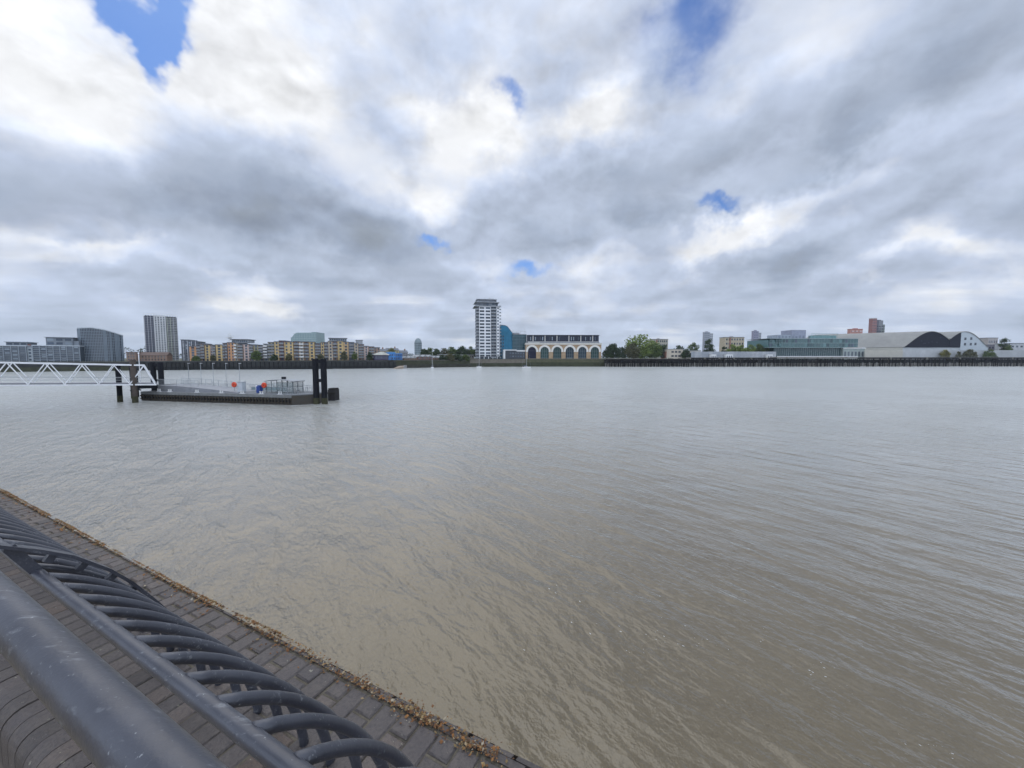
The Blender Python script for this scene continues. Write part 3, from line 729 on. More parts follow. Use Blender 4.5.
# land as one sheet reaching the horizon
def build_land():
    gm = mat('far_ground', (.10, .10, .07), .95, .4, .05, tint=(.06, .07, .04))
    b = MB(); front = [-260, -150, 0, 65, 130, 210, 300, 370, 420, 480, 540, 600, 650, 740, 860, 1024, 1200]
    rows = []
    for px in front:
        p = ground_pt(px, .4, lz(px)); d = Vector((p.x, p.y, 0)).normalized()
        rows.append([p, p+d*60+Vector((0, 0, .2)), p+d*900+Vector((0, 0, .6)), p+d*7000])
    rows.insert(0, [Vector((-900, 60, 5.4)), Vector((-1200, 90, 5.4)), Vector((-3000, 200, 5.4)), Vector((-8500, 900, 5.4))])
    rows.append([Vector((1500, 400, 6.3)), Vector((1500, 480, 6.3)), Vector((2600, 1300, 6.8)), Vector((8500, 4200, 6.3))])
    vs = [v for r_ in rows for v in r_]; n = 4
    fs = [(i*n+j, (i+1)*n+j, (i+1)*n+j+1, i*n+j+1) for i in range(len(rows)-1) for j in range(n-1)]
    b.add(vs, fs); structure(b.build('ground', gm))
build_land()
def band(mb, pxs, dy0, dy1, z0, z1):
    """wall following the shore between the given columns"""
    f = []
    for px in pxs: f.append((ground_pt(px, dy0), ground_pt(px, dy1)))
    for (a, c), (b, d) in zip(f, f[1:]):
        vs = []
        for v in (a, b, d, c): vs.append(Vector((v.x, v.y, z0)))
        for i, v in enumerate((a, b, d, c)): vs.append(Vector((v.x, v.y, z1 if not callable(z1) else 0)))
        mb.add(vs, [(3, 2, 1, 0), (4, 5, 6, 7), (0, 1, 5, 4), (2, 3, 7, 6)])
    a, c = f[0]; mb.add([(a.x, a.y, z0), (c.x, c.y, z0), (c.x, c.y, z1), (a.x, a.y, z1)], [(0, 1, 2, 3)])
    a, c = f[-1]; mb.add([(a.x, a.y, z0), (c.x, c.y, z0), (c.x, c.y, z1), (a.x, a.y, z1)], [(0, 1, 2, 3)])
def rng(a, b, n): return [a+(b-a)*i/n for i in range(n+1)]
wall_dark = mat('river_wall_dark', (.040, .042, .040), .9, .45, .35, bump=.05, bscale=1.2)
wall_weed = mat('river_wall_weed', (.052, .056, .034), .95, .45, .4)
wall_conc = mat('river_wall_concrete', (.175, .165, .14), .9, .3, .3, tint=(.10, .10, .08))
def river_wall(label, px0, px1, split, top, n, upper, lower, cap=None, fend=0):
    a = ground_pt(px0); t = thing('river_wall', label, 'river wall', (a.x, a.y, 0), 0, 'river walls of the far bank')
    def put(o): o.parent = t; o.matrix_parent_inverse = Matrix.Translation(-Vector((a.x, a.y, 0))); return o
    pxs = rng(px0, px1, n)
    b = MB(); band(b, pxs, -.35, .6, -1.5, split); put(b.build('lower_face', lower))
    b = MB(); band(b, pxs, 0, .6, split, top); put(b.build('upper_face', upper))
    b = MB(); band(b, pxs, -.15, .7, top, top+.3); put(b.build('coping', cap or wall_conc))
    if fend:
        b = MB()
        k = 0
        for i in range(fend):
            px = px0+(px1-px0)*(i+.5)/fend; p = ground_pt(px, -.62)
            b.box(p.x-.22, p.x+.22, p.y-.2, p.y+.25, -1, top-.5)
        put(b.build('timber_fender', mat('fender_black', (.018, .018, .018), .9, .4, 1)))
    return t
river_wall('dark timber faced river wall below the grey glass blocks, behind the gangway', -230, 128, 2.4, 4.95, 10, wall_dark, wall_weed, mat('wall_top_grey', (.12, .12, .11), .9), 0)
river_wall('nearly black river wall under the long row of yellow and brown flats', 128, 396, 2.0, 5.4, 12, wall_dark, mat('river_wall_black', (.022, .024, .023), .9, .4, .4), mat('wall_top_grey', (.12, .12, .11), .9), 60)
river_wall('low mossy river wall below the brick sheds between the blue building and white tower', 396, 470, 2.6, 5.6, 6, wall_weed, mat('river_wall_olive', (.045, .045, .034), .95, .4, .5))  # lower face in a plain dark olive tone
river_wall('beige topped river wall with green weed below the white tower and blue building', 470, 525.5, 3.2, 6.4, 4, mat('wall_beige', (.16, .145, .115), .9, .3, .5), wall_weed)
river_wall('green weeded river wall directly under the six brick arches', 525.5, 605, 3.8, 6.4, 5, mat('wall_moss', (.095, .095, .055), .9, .35, .5), mat('wall_moss_dark', (.050, .055, .030), .95, .4, .4))
river_wall('shadowed river wall behind the timber jetty piles', 605, 1180, 3.0, 6.0, 12, wall_dark, mat('river_wall_silt', (.30, .29, .25), .9, .35, .5))

# --- generic building pieces
class Bld:
    """building on the far bank: local x along its front (left to right), y away from the river"""
    def __init__(s, name, label, cat, x0, x1, dy, depth, group=None, Y0=None, Y1=None, base=None):
        Y0 = Y0 or ysh(x0)+dy; Y1 = Y1 or ysh(x1)+dy
        A = at_y(x0, 358, Y0); B = at_y(x1, 358, Y1)
        s.x0, s.x1, s.Y0, s.Y1 = x0, x1, Y0, Y1
        s.base = base if base is not None else lz((x0+x1)/2)-.3
        s.A = Vector((A.x, A.y, s.base)); d = Vector((B.x-A.x, B.y-A.y, 0)); s.L = d.length
        s.ang = math.atan2(d.y, d.x); s.D = depth
        s.t = thing(name, label, cat, s.A, s.ang, group)
        s.dir = d.normalized()
    def X(s, px):                     # local x of the picture column px on the front
        lo, hi = -.6*s.L-20, 1.6*s.L+20
        for _ in range(40):
            m = (lo+hi)/2; w = s.A+s.dir*m
            q = 512+F*w.x/(w.y*math.cos(PITCH)-(HCAM-HCAM)*0)*1.0 if False else 512+F*w.x/(w.y*math.cos(PITCH)-(w.z-HCAM)*math.sin(PITCH))
            if q < px: lo = m
            else: hi = m
        return lo
    def Z(s, py, px=None):            # local height of the picture row py
        px = px if px is not None else (s.x0+s.x1)/2
        f = (px-s.x0)/(s.x1-s.x0); Y = s.Y0+(s.Y1-s.Y0)*f
        return at_y(px, py, Y).z-s.base
    def box(s, name, m, xa, xb, ya, yb, za, zb, label=None):
        b = MB(); b.box(xa, xb, ya, yb, za, zb); return b.build(name, m, s.t, label=label)
    def grid(s, name, m, xa, xb, za, zb, cols, rows, fw=.6, fh=.55, y=-.05, th=.1, mats=None, skip=None):
        cw, rh = (xb-xa)/cols, (zb-za)/rows
        me = []
        for mm in (mats or [m]):
            b = MB(); b.box(-cw*fw/2, cw*fw/2, -th/2, th/2, -rh*fh/2, rh*fh/2); me.append(b.data(name, mm))
        for i in range(cols):
            for j in range(rows):
                if skip and skip(i, j): continue
                inst(random.choice(me), name, s.t, (xa+cw*(i+.5), y, za+rh*(j+.5)))
    def balconies(s, m_slab, m_rail, xa, xb, za, zb, rows, out=1.3, name='balcony'):
        rh = (zb-za)/rows
        b = MB(); b.box(xa, xb, -out, -.02, 0, .18); sd = b.data(name, m_slab)
        b = MB(); b.box(xa+.03, xb-.03, -out+.02, -out+.07, .18, 1.15); b.box(xa+.03, xa+.08, -out+.07, -.05, .18, 1.15); b.box(xb-.08, xb-.03, -out+.07, -.05, .18, 1.15); rd = b.data('balcony_rail', m_rail)
        for j in range(rows):
            o = inst(sd, name, s.t, (0, 0, za+rh*j)); r_ = bpy.data.objects.new('balcony_rail', rd); C.objects.link(r_); r_.parent = o
    def roof(s, m, xa, xb, ya, yb, z, over=.3, th=.3, name='roof'):
        return s.box(name, m, xa-over, xb+over, ya-over, yb+over, z, z+th)
w_dark = glass('window_dark', (.030, .036, .045)); w_blue = glass('window_blue', (.045, .062, .085)); w_grey = glass('window_grey', (.085, .10, .115), .2)
WINS = [w_dark, w_blue, w_grey]
r_grey = mat('roof_grey', (.13, .14, .155), .7, .25, .3); r_dark = mat('roof_dark', (.06, .062, .07), .7, .3, .3)
m_white = mat('render_white', (.68, .68, .66), .7, .1, .25); m_conc = mat('concrete_pale', (.34, .34, .33), .85, .2, .25)
m_yel = mat('brick_yellow', (.50, .37, .18), .85, .2, .3); m_org = mat('render_orange', (.50, .27, .14), .85, .2, .3); m_brn = mat('brick_brown', (.24, .145, .095), .9, .3, .3)
m_pur = mat('brick_purple', (.16, .10, .085), .9, .3, .3); m_beige = mat('brick_beige', (.46, .38, .28), .85, .2, .3); m_pink = mat('render_pink', (.50, .38, .33), .85, .2, .3)
m_rail = mat('balcony_metal', (.20, .21, .22), .5, .2, 1); m_glrail = glass('balcony_glass', (.10, .13, .14), .15)
m_blue = mat('cladding_blue', (.022, .145, .235), .45, .25, .25); m_teal = glass('teal_glass', (.018, .060, .075), .12, .5)

def build_left_blocks():
    g_slab = mat('slab_grey', (.26, .29, .32), .7, .2, .3); g_fac = glass('facade_bluegrey', (.060, .078, .095), .2)
    for (x0, x1, xa0, xa1, ya, lab) in ((-45, 27.2, 5, 42, 341.2, 'long grey glazed apartment block at the far left edge with a flat attic'), (33.4, 80.5, 45, 72, 336.9, 'grey glazed apartment block with stepped attic, touching the curved glass block')):
        B = Bld('apartment_block', lab, 'apartment block', x0, x1, 9, 16, 'grey glazed riverside blocks')
        zt = B.Z(346.2, (max(x0, 0)+x1)/2); L = B.L
        B.box('wall', g_fac, 0, L, 0, 16, 0, zt)
        B.box('parapet', mat('parapet_pale', (.48, .52, .55), .7), -.2, L+.2, -.5, 16.1, zt, zt+.5)
        nf = 8; fh = zt/nf
        b = MB(); b.box(0, L, -.45, -.01, 0, .32); me = b.data('floor_band', g_slab)
        for k in range(1, nf): inst(me, 'floor_band', B.t, (0, 0, k*fh))
        n = int(L/2.7); b = MB(); b.box(-.16, .16, -.5, -.455, 0, zt-.3); me = b.data('pier', g_slab)
        for k in range(n+1): inst(me, 'pier', B.t, (L*k/n*.995+.1, 0, .2))
        B.grid('window', None, .2, L-.2, .4, zt, n, nf, .62, .5, -.02, .06, [glass('pane_pale', (.22, .26, .29), .25), w_blue, w_grey])
        xa, xb = B.X(max(xa0, x0+1)), B.X(min(xa1, x1-1)); z2 = B.Z(ya)
        B.box('attic', mat('attic_grey', (.17, .19, .21), .7), xa, xb, 2.5, 14, zt+.5, z2-.3); B.box('attic_roof', g_slab, xa-.5, xb+.5, 1.8, 14.5, z2-.3, z2)
        nn = max(3, int((xb-xa)/3)); B.grid('attic_window', None, xa, xb, zt+.6, z2-.4, nn, 2 if z2-zt > 4.5 else 1, .7, .6, 2.47, .08, [w_blue, glass('pane_pale', (.22, .26, .29), .25)])
        if x0 > 0:
            xa, xb = B.X(70.5), B.X(77.8); B.box('attic', mat('attic_grey', (.17, .19, .21), .7), xa, xb, 3, 13, zt+.5, B.Z(340.5))
        else:
            B.box('chimney', mat('brick_dull_red', (.24, .10, .08), .9), B.X(24.5), B.X(27), 3, 6, zt+.5, zt+1.3)
    B = Bld('stair_tower', 'pale concrete stair tower filling the gap between the two grey glazed blocks', 'stair tower', 27.4, 33.2, 9.4, 12)
    B.box('wall', mat('stair_pale', (.42, .46, .48), .8, .15, .3), 0, B.L, 0, 12, 0, B.Z(347.5)); B.roof(g_slab, 0, B.L, 0, 12, B.Z(347.5), .0, .35)
    b = MB(); [b.box(B.L*.3, B.L*.7, -.06, -.01, .6+k*2.4, 2.2+k*2.4) for k in range(4)]; B.grid('window', w_blue, B.L*.2, B.L*.8, .5, B.Z(348), 1, 4, .7, .55, -.03)
    # curved glass block
    px0, px1 = 79.2, 124.0
    B = Bld('curved_glass_block', 'tall curved glass apartment block with its roofline falling to the right', 'apartment block', px0, px1, 8, 20, Y0=235, Y1=248)
    L = B.L; n = 28
    def outl(k):
        f = k/n; return (L*f, -5.0*math.sin(math.pi*min(1, f*1.0))**.8 * (1-.25*f))
    tops = []
    for k in range(n+1):
        f = k/n; px = px0+(px1-px0)*f; py = 328.6 if f < .3 else 328.6+7.4*((f-.3)/.7)**1.45
        tops.append(B.Z(py, px))
    dark, pale = glass('curve_glass_dark', (.040, .056, .080), .12, .6), glass('curve_glass_pale', (.17, .21, .25), .2)
    walls = {0: MB(), 1: MB()}
    for k in range(n):
        (xa, ya), (xb, yb) = outl(k), outl(k+1)
        sec = 1 if k < 2 or k in (16, 17, 20, 23, 24, 25, 27) else 0  # lit left edge put in as pale glass, besides the paler right strips
        walls[sec].add([(xa, ya, 0), (xb, yb, 0), (xb, yb, tops[k+1]), (xa, ya, tops[k]), (xa, 7, 0), (xb, 7, 0), (xb, 7, tops[k+1]), (xa, 7, tops[k])], [(0, 1, 2, 3), (3, 2, 6, 7), (4, 7, 6, 5)])
    walls[0].add([(0, 0, 0), (0, 7, 0), (0, 7, tops[0]), (0, 0, tops[0])], [(0, 1, 2, 3)]); walls[0].add([(L, 0, 0), (L, 7, 0), (L, 7, tops[n]), (L, 0, tops[n])], [(0, 1, 2, 3)])
    walls[0].build('glass_wall', dark, B.t); walls[1].build('glass_wall', pale, B.t, label='paler vertical strips of the glass wall')
    mul = mat('mullion_grey', (.20, .235, .26), .5, .15, .5)
    b = MB()
    for k in range(n+1):
        x, y = outl(k); b.box(x-.10, x+.10, y-.22, y-.02, 0, tops[k])
    b.build('mullion_frame', mul, B.t)
    fl = MB(); nf = 12
    for j in range(1, nf):
        z = j*tops[0]/nf
        for k in range(n):
            if z > min(tops[k], tops[k+1])-.5: continue
            (xa, ya), (xb, yb) = outl(k), outl(k+1); fl.bar((xa, ya-.10, z), (xb, yb-.10, z), .16, .22)
    fl.build('floor_band', mul, B.t)
    rf = MB()
    for k in range(n):
        (xa, ya), (xb, yb) = outl(k), outl(k+1)
        rf.add([(xa, ya-.4, tops[k]+.02), (xb, yb-.4, tops[k+1]+.02), (xb, 7.3, tops[k+1]+.02), (xa, 7.3, tops[k]+.02), (xa, ya-.4, tops[k]+.6), (xb, yb-.4, tops[k+1]+.6), (xb, 7.3, tops[k+1]+.6), (xa, 7.3, tops[k]+.6)], [(3, 2, 1, 0), (4, 5, 6, 7), (0, 1, 5, 4), (2, 3, 7, 6)])
    rf.build('roof', mat('curve_roof', (.42, .46, .48), .6), B.t)
build_left_blocks()

def build_slab_tower():
    # pale and navy striped tower behind the pier
    B = Bld('tower_block', 'tall slab tower with white central strip and navy striped sides behind the pier', 'tower block', 146.4, 179.4, 52, 8, Y0=284, Y1=297)
    L = B.L; z = B.Z(316.6)
    navy = glass('tower_navy', (.062, .068, .090), .3, .3); grn = mat('fin_pale_green', (.44, .47, .38), .7, .15, .4); lil = mat('fin_pale', (.44, .44, .46), .7, .1, .4)
    x1, x2 = B.X(156.2), B.X(168)
    B.box('wall', navy, 0, x1, .6, 8, 0, z); B.box('wall', mat('tower_grey', (.15, .155, .16), .7), x2, L, .6, 8, 0, z)
    B.box('central_strip', mat('strip_white', (.56, .56, .55), .7, .1, .25), x1, x2, -.3, 8, 0, z+.9)
    nf = 26
    B.grid('window', None, x1+.3, x2-.3, 1.5, z, 4, 24, .5, .6, -.36, .1, [w_grey, w_blue, w_dark])
    fin = [('fin', lil, x) for x in (.2, x1*.36, x1*.68)] + [('fin', grn, x2+(L-x2)*f) for f in (.12, .40)] + [('fin', lil, x2+(L-x2)*f) for f in (.66, .97)]
    for nm, m, x in fin: B.box(nm, m, x-.13, x+.13, .1, .58, 0, z)
    b = MB(); b.box(.1, x1-.05, .25, .57, 0, .30); me = b.data('floor_band', mat('tower_band', (.24, .25, .28), .7))
    b = MB(); b.box(x2+.05, L-.1, .25, .57, 0, .38); me2 = b.data('floor_band', mat('tower_band_grey', (.36, .36, .34), .7))
    for k in range(1, nf): inst(me, 'floor_band', B.t, (0, 0, z*k/nf)); inst(me2, 'floor_band', B.t, (0, 0, z*k/nf))
    B.grid('side_window', None, x2+.3, L-.3, 1, z, 5, 20, .6, .6, .56, .06, [w_dark, w_blue, w_grey])
    B.box('roof', r_dark, .6, L-.6, 1.5, 7.5, z, z+.5)
    cr = MB()
    for k in range(13):
        x = .3+(L-.6)*k/12; cr.box(x-.08, x+.08, .5, .7, z, z+1.7)
    cr.box(.1, L-.1, .45, .75, z+1.7, z+1.95); cr.build('roof_frame', m_white, B.t)
    B = Bld('brick_houses', 'low orange brick terrace in front of the foot of the striped tower', 'terrace', 137, 167, 14, 9)
    z = B.Z(355.4); B.box('wall', mat('brick_soft_brown', (.22, .145, .105), .9, .25, .4), 0, B.L, 0, 9, 0, z); 
    b = MB(); b.prism([(-.0, z), (B.L, z), (B.L, z+.02), (0, z+.02)], -.3, 9.3); 
    rb = MB(); rb.add([(-.2, -.4, z), (B.L+.2, -.4, z), (B.L+.2, 4.5, z+2.2), (-.2, 4.5, z+2.2), (-.2, 9.4, z), (B.L+.2, 9.4, z)], [(0, 1, 2, 3), (3, 2, 5, 4), (0, 3, 4), (1, 5, 2), (0, 4, 5, 1)]); rb.build('roof', mat('roof_brown', (.12, .085, .07), .8), B.t)
    B.grid('window', None, .5, B.L-.5, .4, z, 9, 2, .4, .5, -.03, .08, [w_dark, w_grey]); 
    B = Bld('brick_house', 'small pale fronted brick house just right of the curved glass block', 'house', 126.5, 136, 12, 8)
    z = B.Z(352.5); B.box('wall', mat('brick_dusty', (.24, .17, .13), .9, .25, .4), 0, B.L, 0, 8, 0, z); B.roof(mat('roof_brown', (.12, .085, .07), .8), 0, B.L, 0, 8, z); B.grid('window', w_grey, .4, B.L-.4, .5, z, 3, 3, .45, .5, -.03)
build_slab_tower()

def flats(label, x0, x1, bays, dy=9, depth=13, floors=6, roofm=None):
    """block of riverside flats; bays: (from, to, wall material, top row, projection, balconies)"""
    B = Bld('apartment_building', label, 'apartment building', x0, x1, dy, depth, 'yellow and brown riverside flats')
    for (a, b2, m, py, pr, bal) in bays:
        xa, xb = B.X(a), B.X(b2); z = B.Z(py, (a+b2)/2)
        wall = B.box('bay', m, xa, xb-.02, -pr, depth, 0, z)
        ro = B.box('roof', roofm or r_grey, xa-.25, xb+.2, -pr-.35-.04*(b2 % 1), depth+.2, z+.003, z+.35+.05*(a % 3))
        fh = z/floors; nw = max(1, round((xb-xa)/2.6))
        cw = (xb-xa)/nw
        mes = []
        for mm in WINS:
            q = MB(); q.box(-cw*.2, cw*.2, -.05, .03, -.68, .68); mes.append(q.data('window', mm))
        for i in range(nw):
            for j in range(floors):
                inst(random.choice(mes), 'window', B.t, (xa+cw*(i+.5), -pr-.02, fh*(j+.55)))
        if bal:
            q = MB(); q.box(.05, xb-xa-.1, -1.5, -.06, 0, .16); sd = q.data('balcony', mat('balcony_slab', (.38, .36, .32), .8))
            q = MB(); q.box(.08, xb-xa-.13, -1.48, -1.42, .16, 1.15); rd = q.data('balcony_rail', m_rail if bal == 1 else mat('balcony_white', (.55, .55, .53), .6))
            for j in range(1, floors):
                o = inst(sd, 'balcony', B.t, (xa, -pr, fh*j)); r_ = bpy.data.objects.new('balcony_rail', rd); C.objects.link(r_); r_.parent = o
    # white ground floor piers
    return B
def build_row():
    B = Bld('grey_block', 'dark grey stepped apartment block right beside the striped tower', 'apartment building', 181.9, 198.5, 22, 14, 'yellow and brown riverside flats')
    z = B.Z(340); gm = mat('block_slate', (.12, .13, .145), .8, .25, .3); x2 = B.X(190.5)
    B.box('wall', gm, 0, x2, 0, 14, 0, z); B.box('wall', gm, x2+.02, B.L, 0, 14, 0, B.Z(341.5)); B.roof(r_grey, 0, x2-.4, 0, 14, z); B.roof(r_grey, x2+.5, B.L, 0, 14, B.Z(341.5), .25)
    B.grid('window', None, .3, B.L-.2, 1, z-1, 5, 7, .5, .55, -.03, .08, [w_dark, w_blue, glass('pane_pale', (.22, .26, .29), .25)])
    B.grid('fin', mat('fin_white', (.62, .62, .64), .7, .1, .4), 0, B.L, .5, z-.5, 4, 1, .10, 1, -.12, .14)
    flats('orange rendered corner flats, first of the row to the right of the striped tower', 190.5, 206, [(190.5, 197.4, m_org, 346.6, .8, 0), (197.4, 201.8, m_pur, 345.2, 0, 1), (201.8, 206, m_brn, 343.9, .3, 1)])
    flats('flats with two yellow bays and a pale central strip, second in the row', 206.2, 226, [(206.2, 211, m_yel, 345.2, .9, 0), (211, 213.2, m_pink, 345.2, .3, 0), (213.2, 217.2, m_pur, 345.8, 0, 1), (217.2, 223.6, m_yel, 345, .9, 0), (223.6, 226, m_brn, 343.5, 0, 1)])
    B = flats('tallest flats of the row, orange bays under a broad penthouse', 226.2, 250, [(226.2, 229, m_pur, 343.4, 0, 1), (229, 235.5, m_org, 342.8, .9, 0), (235.5, 238.6, m_beige, 343.2, .5, 2), (238.6, 244.6, m_brn, 344.2, 0, 1), (244.6, 250, m_pink, 344.6, .7, 0)])
    xa, xb = B.X(231.5), B.X(247.8); z0 = B.Z(343.2, 240); z1 = B.Z(339.8, 240)
    B.box('penthouse', mat('penthouse_grey', (.30, .32, .33), .7), xa, xb, 1.5, 11, z0+.4, z1); B.box('penthouse_roof', r_dark, xa-.6, xb+.6, .6, 11.6, z1+.003, z1+.45); B.grid('penthouse_window', w_blue, xa+.2, xb-.2, z0+.5, z1-.1, 8, 1, .7, .7, 1.46, .08)
    flats('brown brick flats with a narrow olive bay, middle of the row', 250.2, 268.6, [(250.2, 254.6, m_pur, 344.8, 0, 1), (254.6, 259.5, mat('brick_olive', (.30, .27, .17), .9), 345.4, .7, 0), (259.5, 264.4, m_pur, 345.4, 0, 1), (264.4, 268.6, mat('block_slate2', (.17, .18, .19), .8), 344.2, .2, 2)])
    flats('yellow and maroon flats directly below the far green glass block', 268.8, 294.2, [(268.8, 275.6, mat('brick_olive', (.30, .27, .17), .9), 342.6, 0, 1), (275.6, 280, m_yel, 342, .9, 0), (280, 285.4, mat('brick_maroon', (.17, .07, .065), .9), 341, .2, 1), (285.4, 294.2, m_yel, 342.2, 1.0, 0)])
    flats('flats with deep brown balconies beside tan bays, left of the tall black piles', 294.4, 315, [(294.4, 299.8, m_brn, 341.6, 0, 1), (299.8, 304.4, m_beige, 342, .8, 2), (304.4, 309.6, m_brn, 342, 0, 1), (309.6, 315, m_yel, 342.2, .8, 0)])
    flats('narrow purple brick flats seen behind the tall black piles', 315.2, 328.6, [(315.2, 321.5, m_pur, 343.6, 0, 1), (321.5, 324.4, m_yel, 342.6, .7, 0), (324.4, 328.6, m_pur, 342.6, 0, 1)])
    B = flats('yellow and brown flats with a wide grey attic, right of the black piles', 328.8, 349, [(328.8, 333, m_beige, 341.6, .8, 0), (333, 338, m_brn, 341.6, 0, 1), (338, 343.6, m_yel, 341.4, .9, 0), (343.6, 349, mat('brick_sand', (.47, .33, .19), .9), 342.2, .4, 0)])
    xa, xb = B.X(330), B.X(347.4); z0 = B.Z(341.4, 339); z1 = B.Z(338.4, 339); B.box('attic', mat('penthouse_grey', (.30, .32, .33), .7), xa, xb, 2, 11, z0+.4, z1); B.box('attic_roof', r_grey, xa-.5, xb+.5, 1.2, 11.6, z1+.003, z1+.4); B.grid('attic_window', w_blue, xa, xb, z0+.5, z1, 8, 1, .65, .65, 1.96, .08)
    B = flats('blue grey roofed flats with pink end bay near the right end of the row', 349.2, 368.6, [(349.2, 354.6, mat('brick_slate_blue', (.13, .135, .17), .9), 342.6, 0, 1), (354.6, 358.4, m_beige, 343.4, .8, 0), (358.4, 364.4, m_brn, 344.6, 0, 1), (364.4, 368.6, m_pink, 346.4, .7, 0)])
    xa, xb = B.X(357), B.X(363.4); B.box('roof_plant', mat('plant_grey', (.30, .31, .32), .7), xa, xb, 3, 9, B.Z(344.6)+.4, B.Z(340.2)); 
    B.box('plant_roof', r_grey, xa-.3, xb+.3, 2.7, 9.3, B.Z(340.2)+.003, B.Z(340.2)+.3)
    flats('low brown end flats with grey parapet, last of the row', 368.8, 380, [(368.8, 374.4, m_brn, 347, 0, 1), (374.4, 380, mat('brick_dusty', (.24, .17, .13), .9, .25, .4), 347.8, .4, 0)], floors=5)
    # green glass block far behind
    B = Bld('glass_block', 'pale green glass office block far behind the flats, rounded at its left end', 'office block', 291.5, 317, 0, 25, Y0=560, Y1=560)
    gg = glass('pale_green_glass', (.20, .27, .27), .25)
    z = B.Z(332.8); w = MB(); w.prism([(0, 0), (B.L, 0), (B.L, z+1.0), (B.L*.82, z+1), (B.L*.8, z), (B.L*.22, z), (B.L*.14, z-2.2), (B.L*.05, z-6), (0, z-7)], 0, 25); w.build('glass_wall', gg, B.t)
    B.grid('mullion', mat('green_mullion', (.33, .40, .39), .6), B.L*.1, B.L*.98, z-14, z-.4, 9, 1, .08, 1, -.1, .16); B.grid('floor_band', mat('green_mullion', (.33, .40, .39), .6), B.L*.08, B.L, z-16, z, 1, 5, 1, .14, -.12, .2)
    B.roof(mat('green_mullion', (.33, .40, .39), .6), B.L*.24, B.L*.79, .5, 24, z+.004, .1, .4)
    # tower crane over the row
    B = Bld('crane', 'thin pale construction crane mast rising behind the tallest flats', 'crane', 229.5, 231.5, 60, 2)
    t = B.t; z = B.Z(333.5); b = MB()
    for sx in (0, 1.2):
        for sy in (0, 1.2): b.bar((sx, sy, 0), (sx, sy, z), .16)
    for k in range(int(z/2)): b.bar((0, 0, k*2), (1.2, 0, k*2+2), .1); b.bar((1.2, 1.2, k*2), (0, 1.2, k*2+2), .1)
    b.build('mast', m_white, t); b = MB(); b.bar((-2.5, .6, z-3.4), (3.4, .6, z-2.8), .5); b.bar((.6, .6, z), (3.2, .6, z-2.8), .12); b.build('jib', m_white, t)
    b = MB(); b.box(-.3, 1.5, -.3, 1.5, z-3.9, z-3.2); b.build('cab', m_conc, t)
build_row()

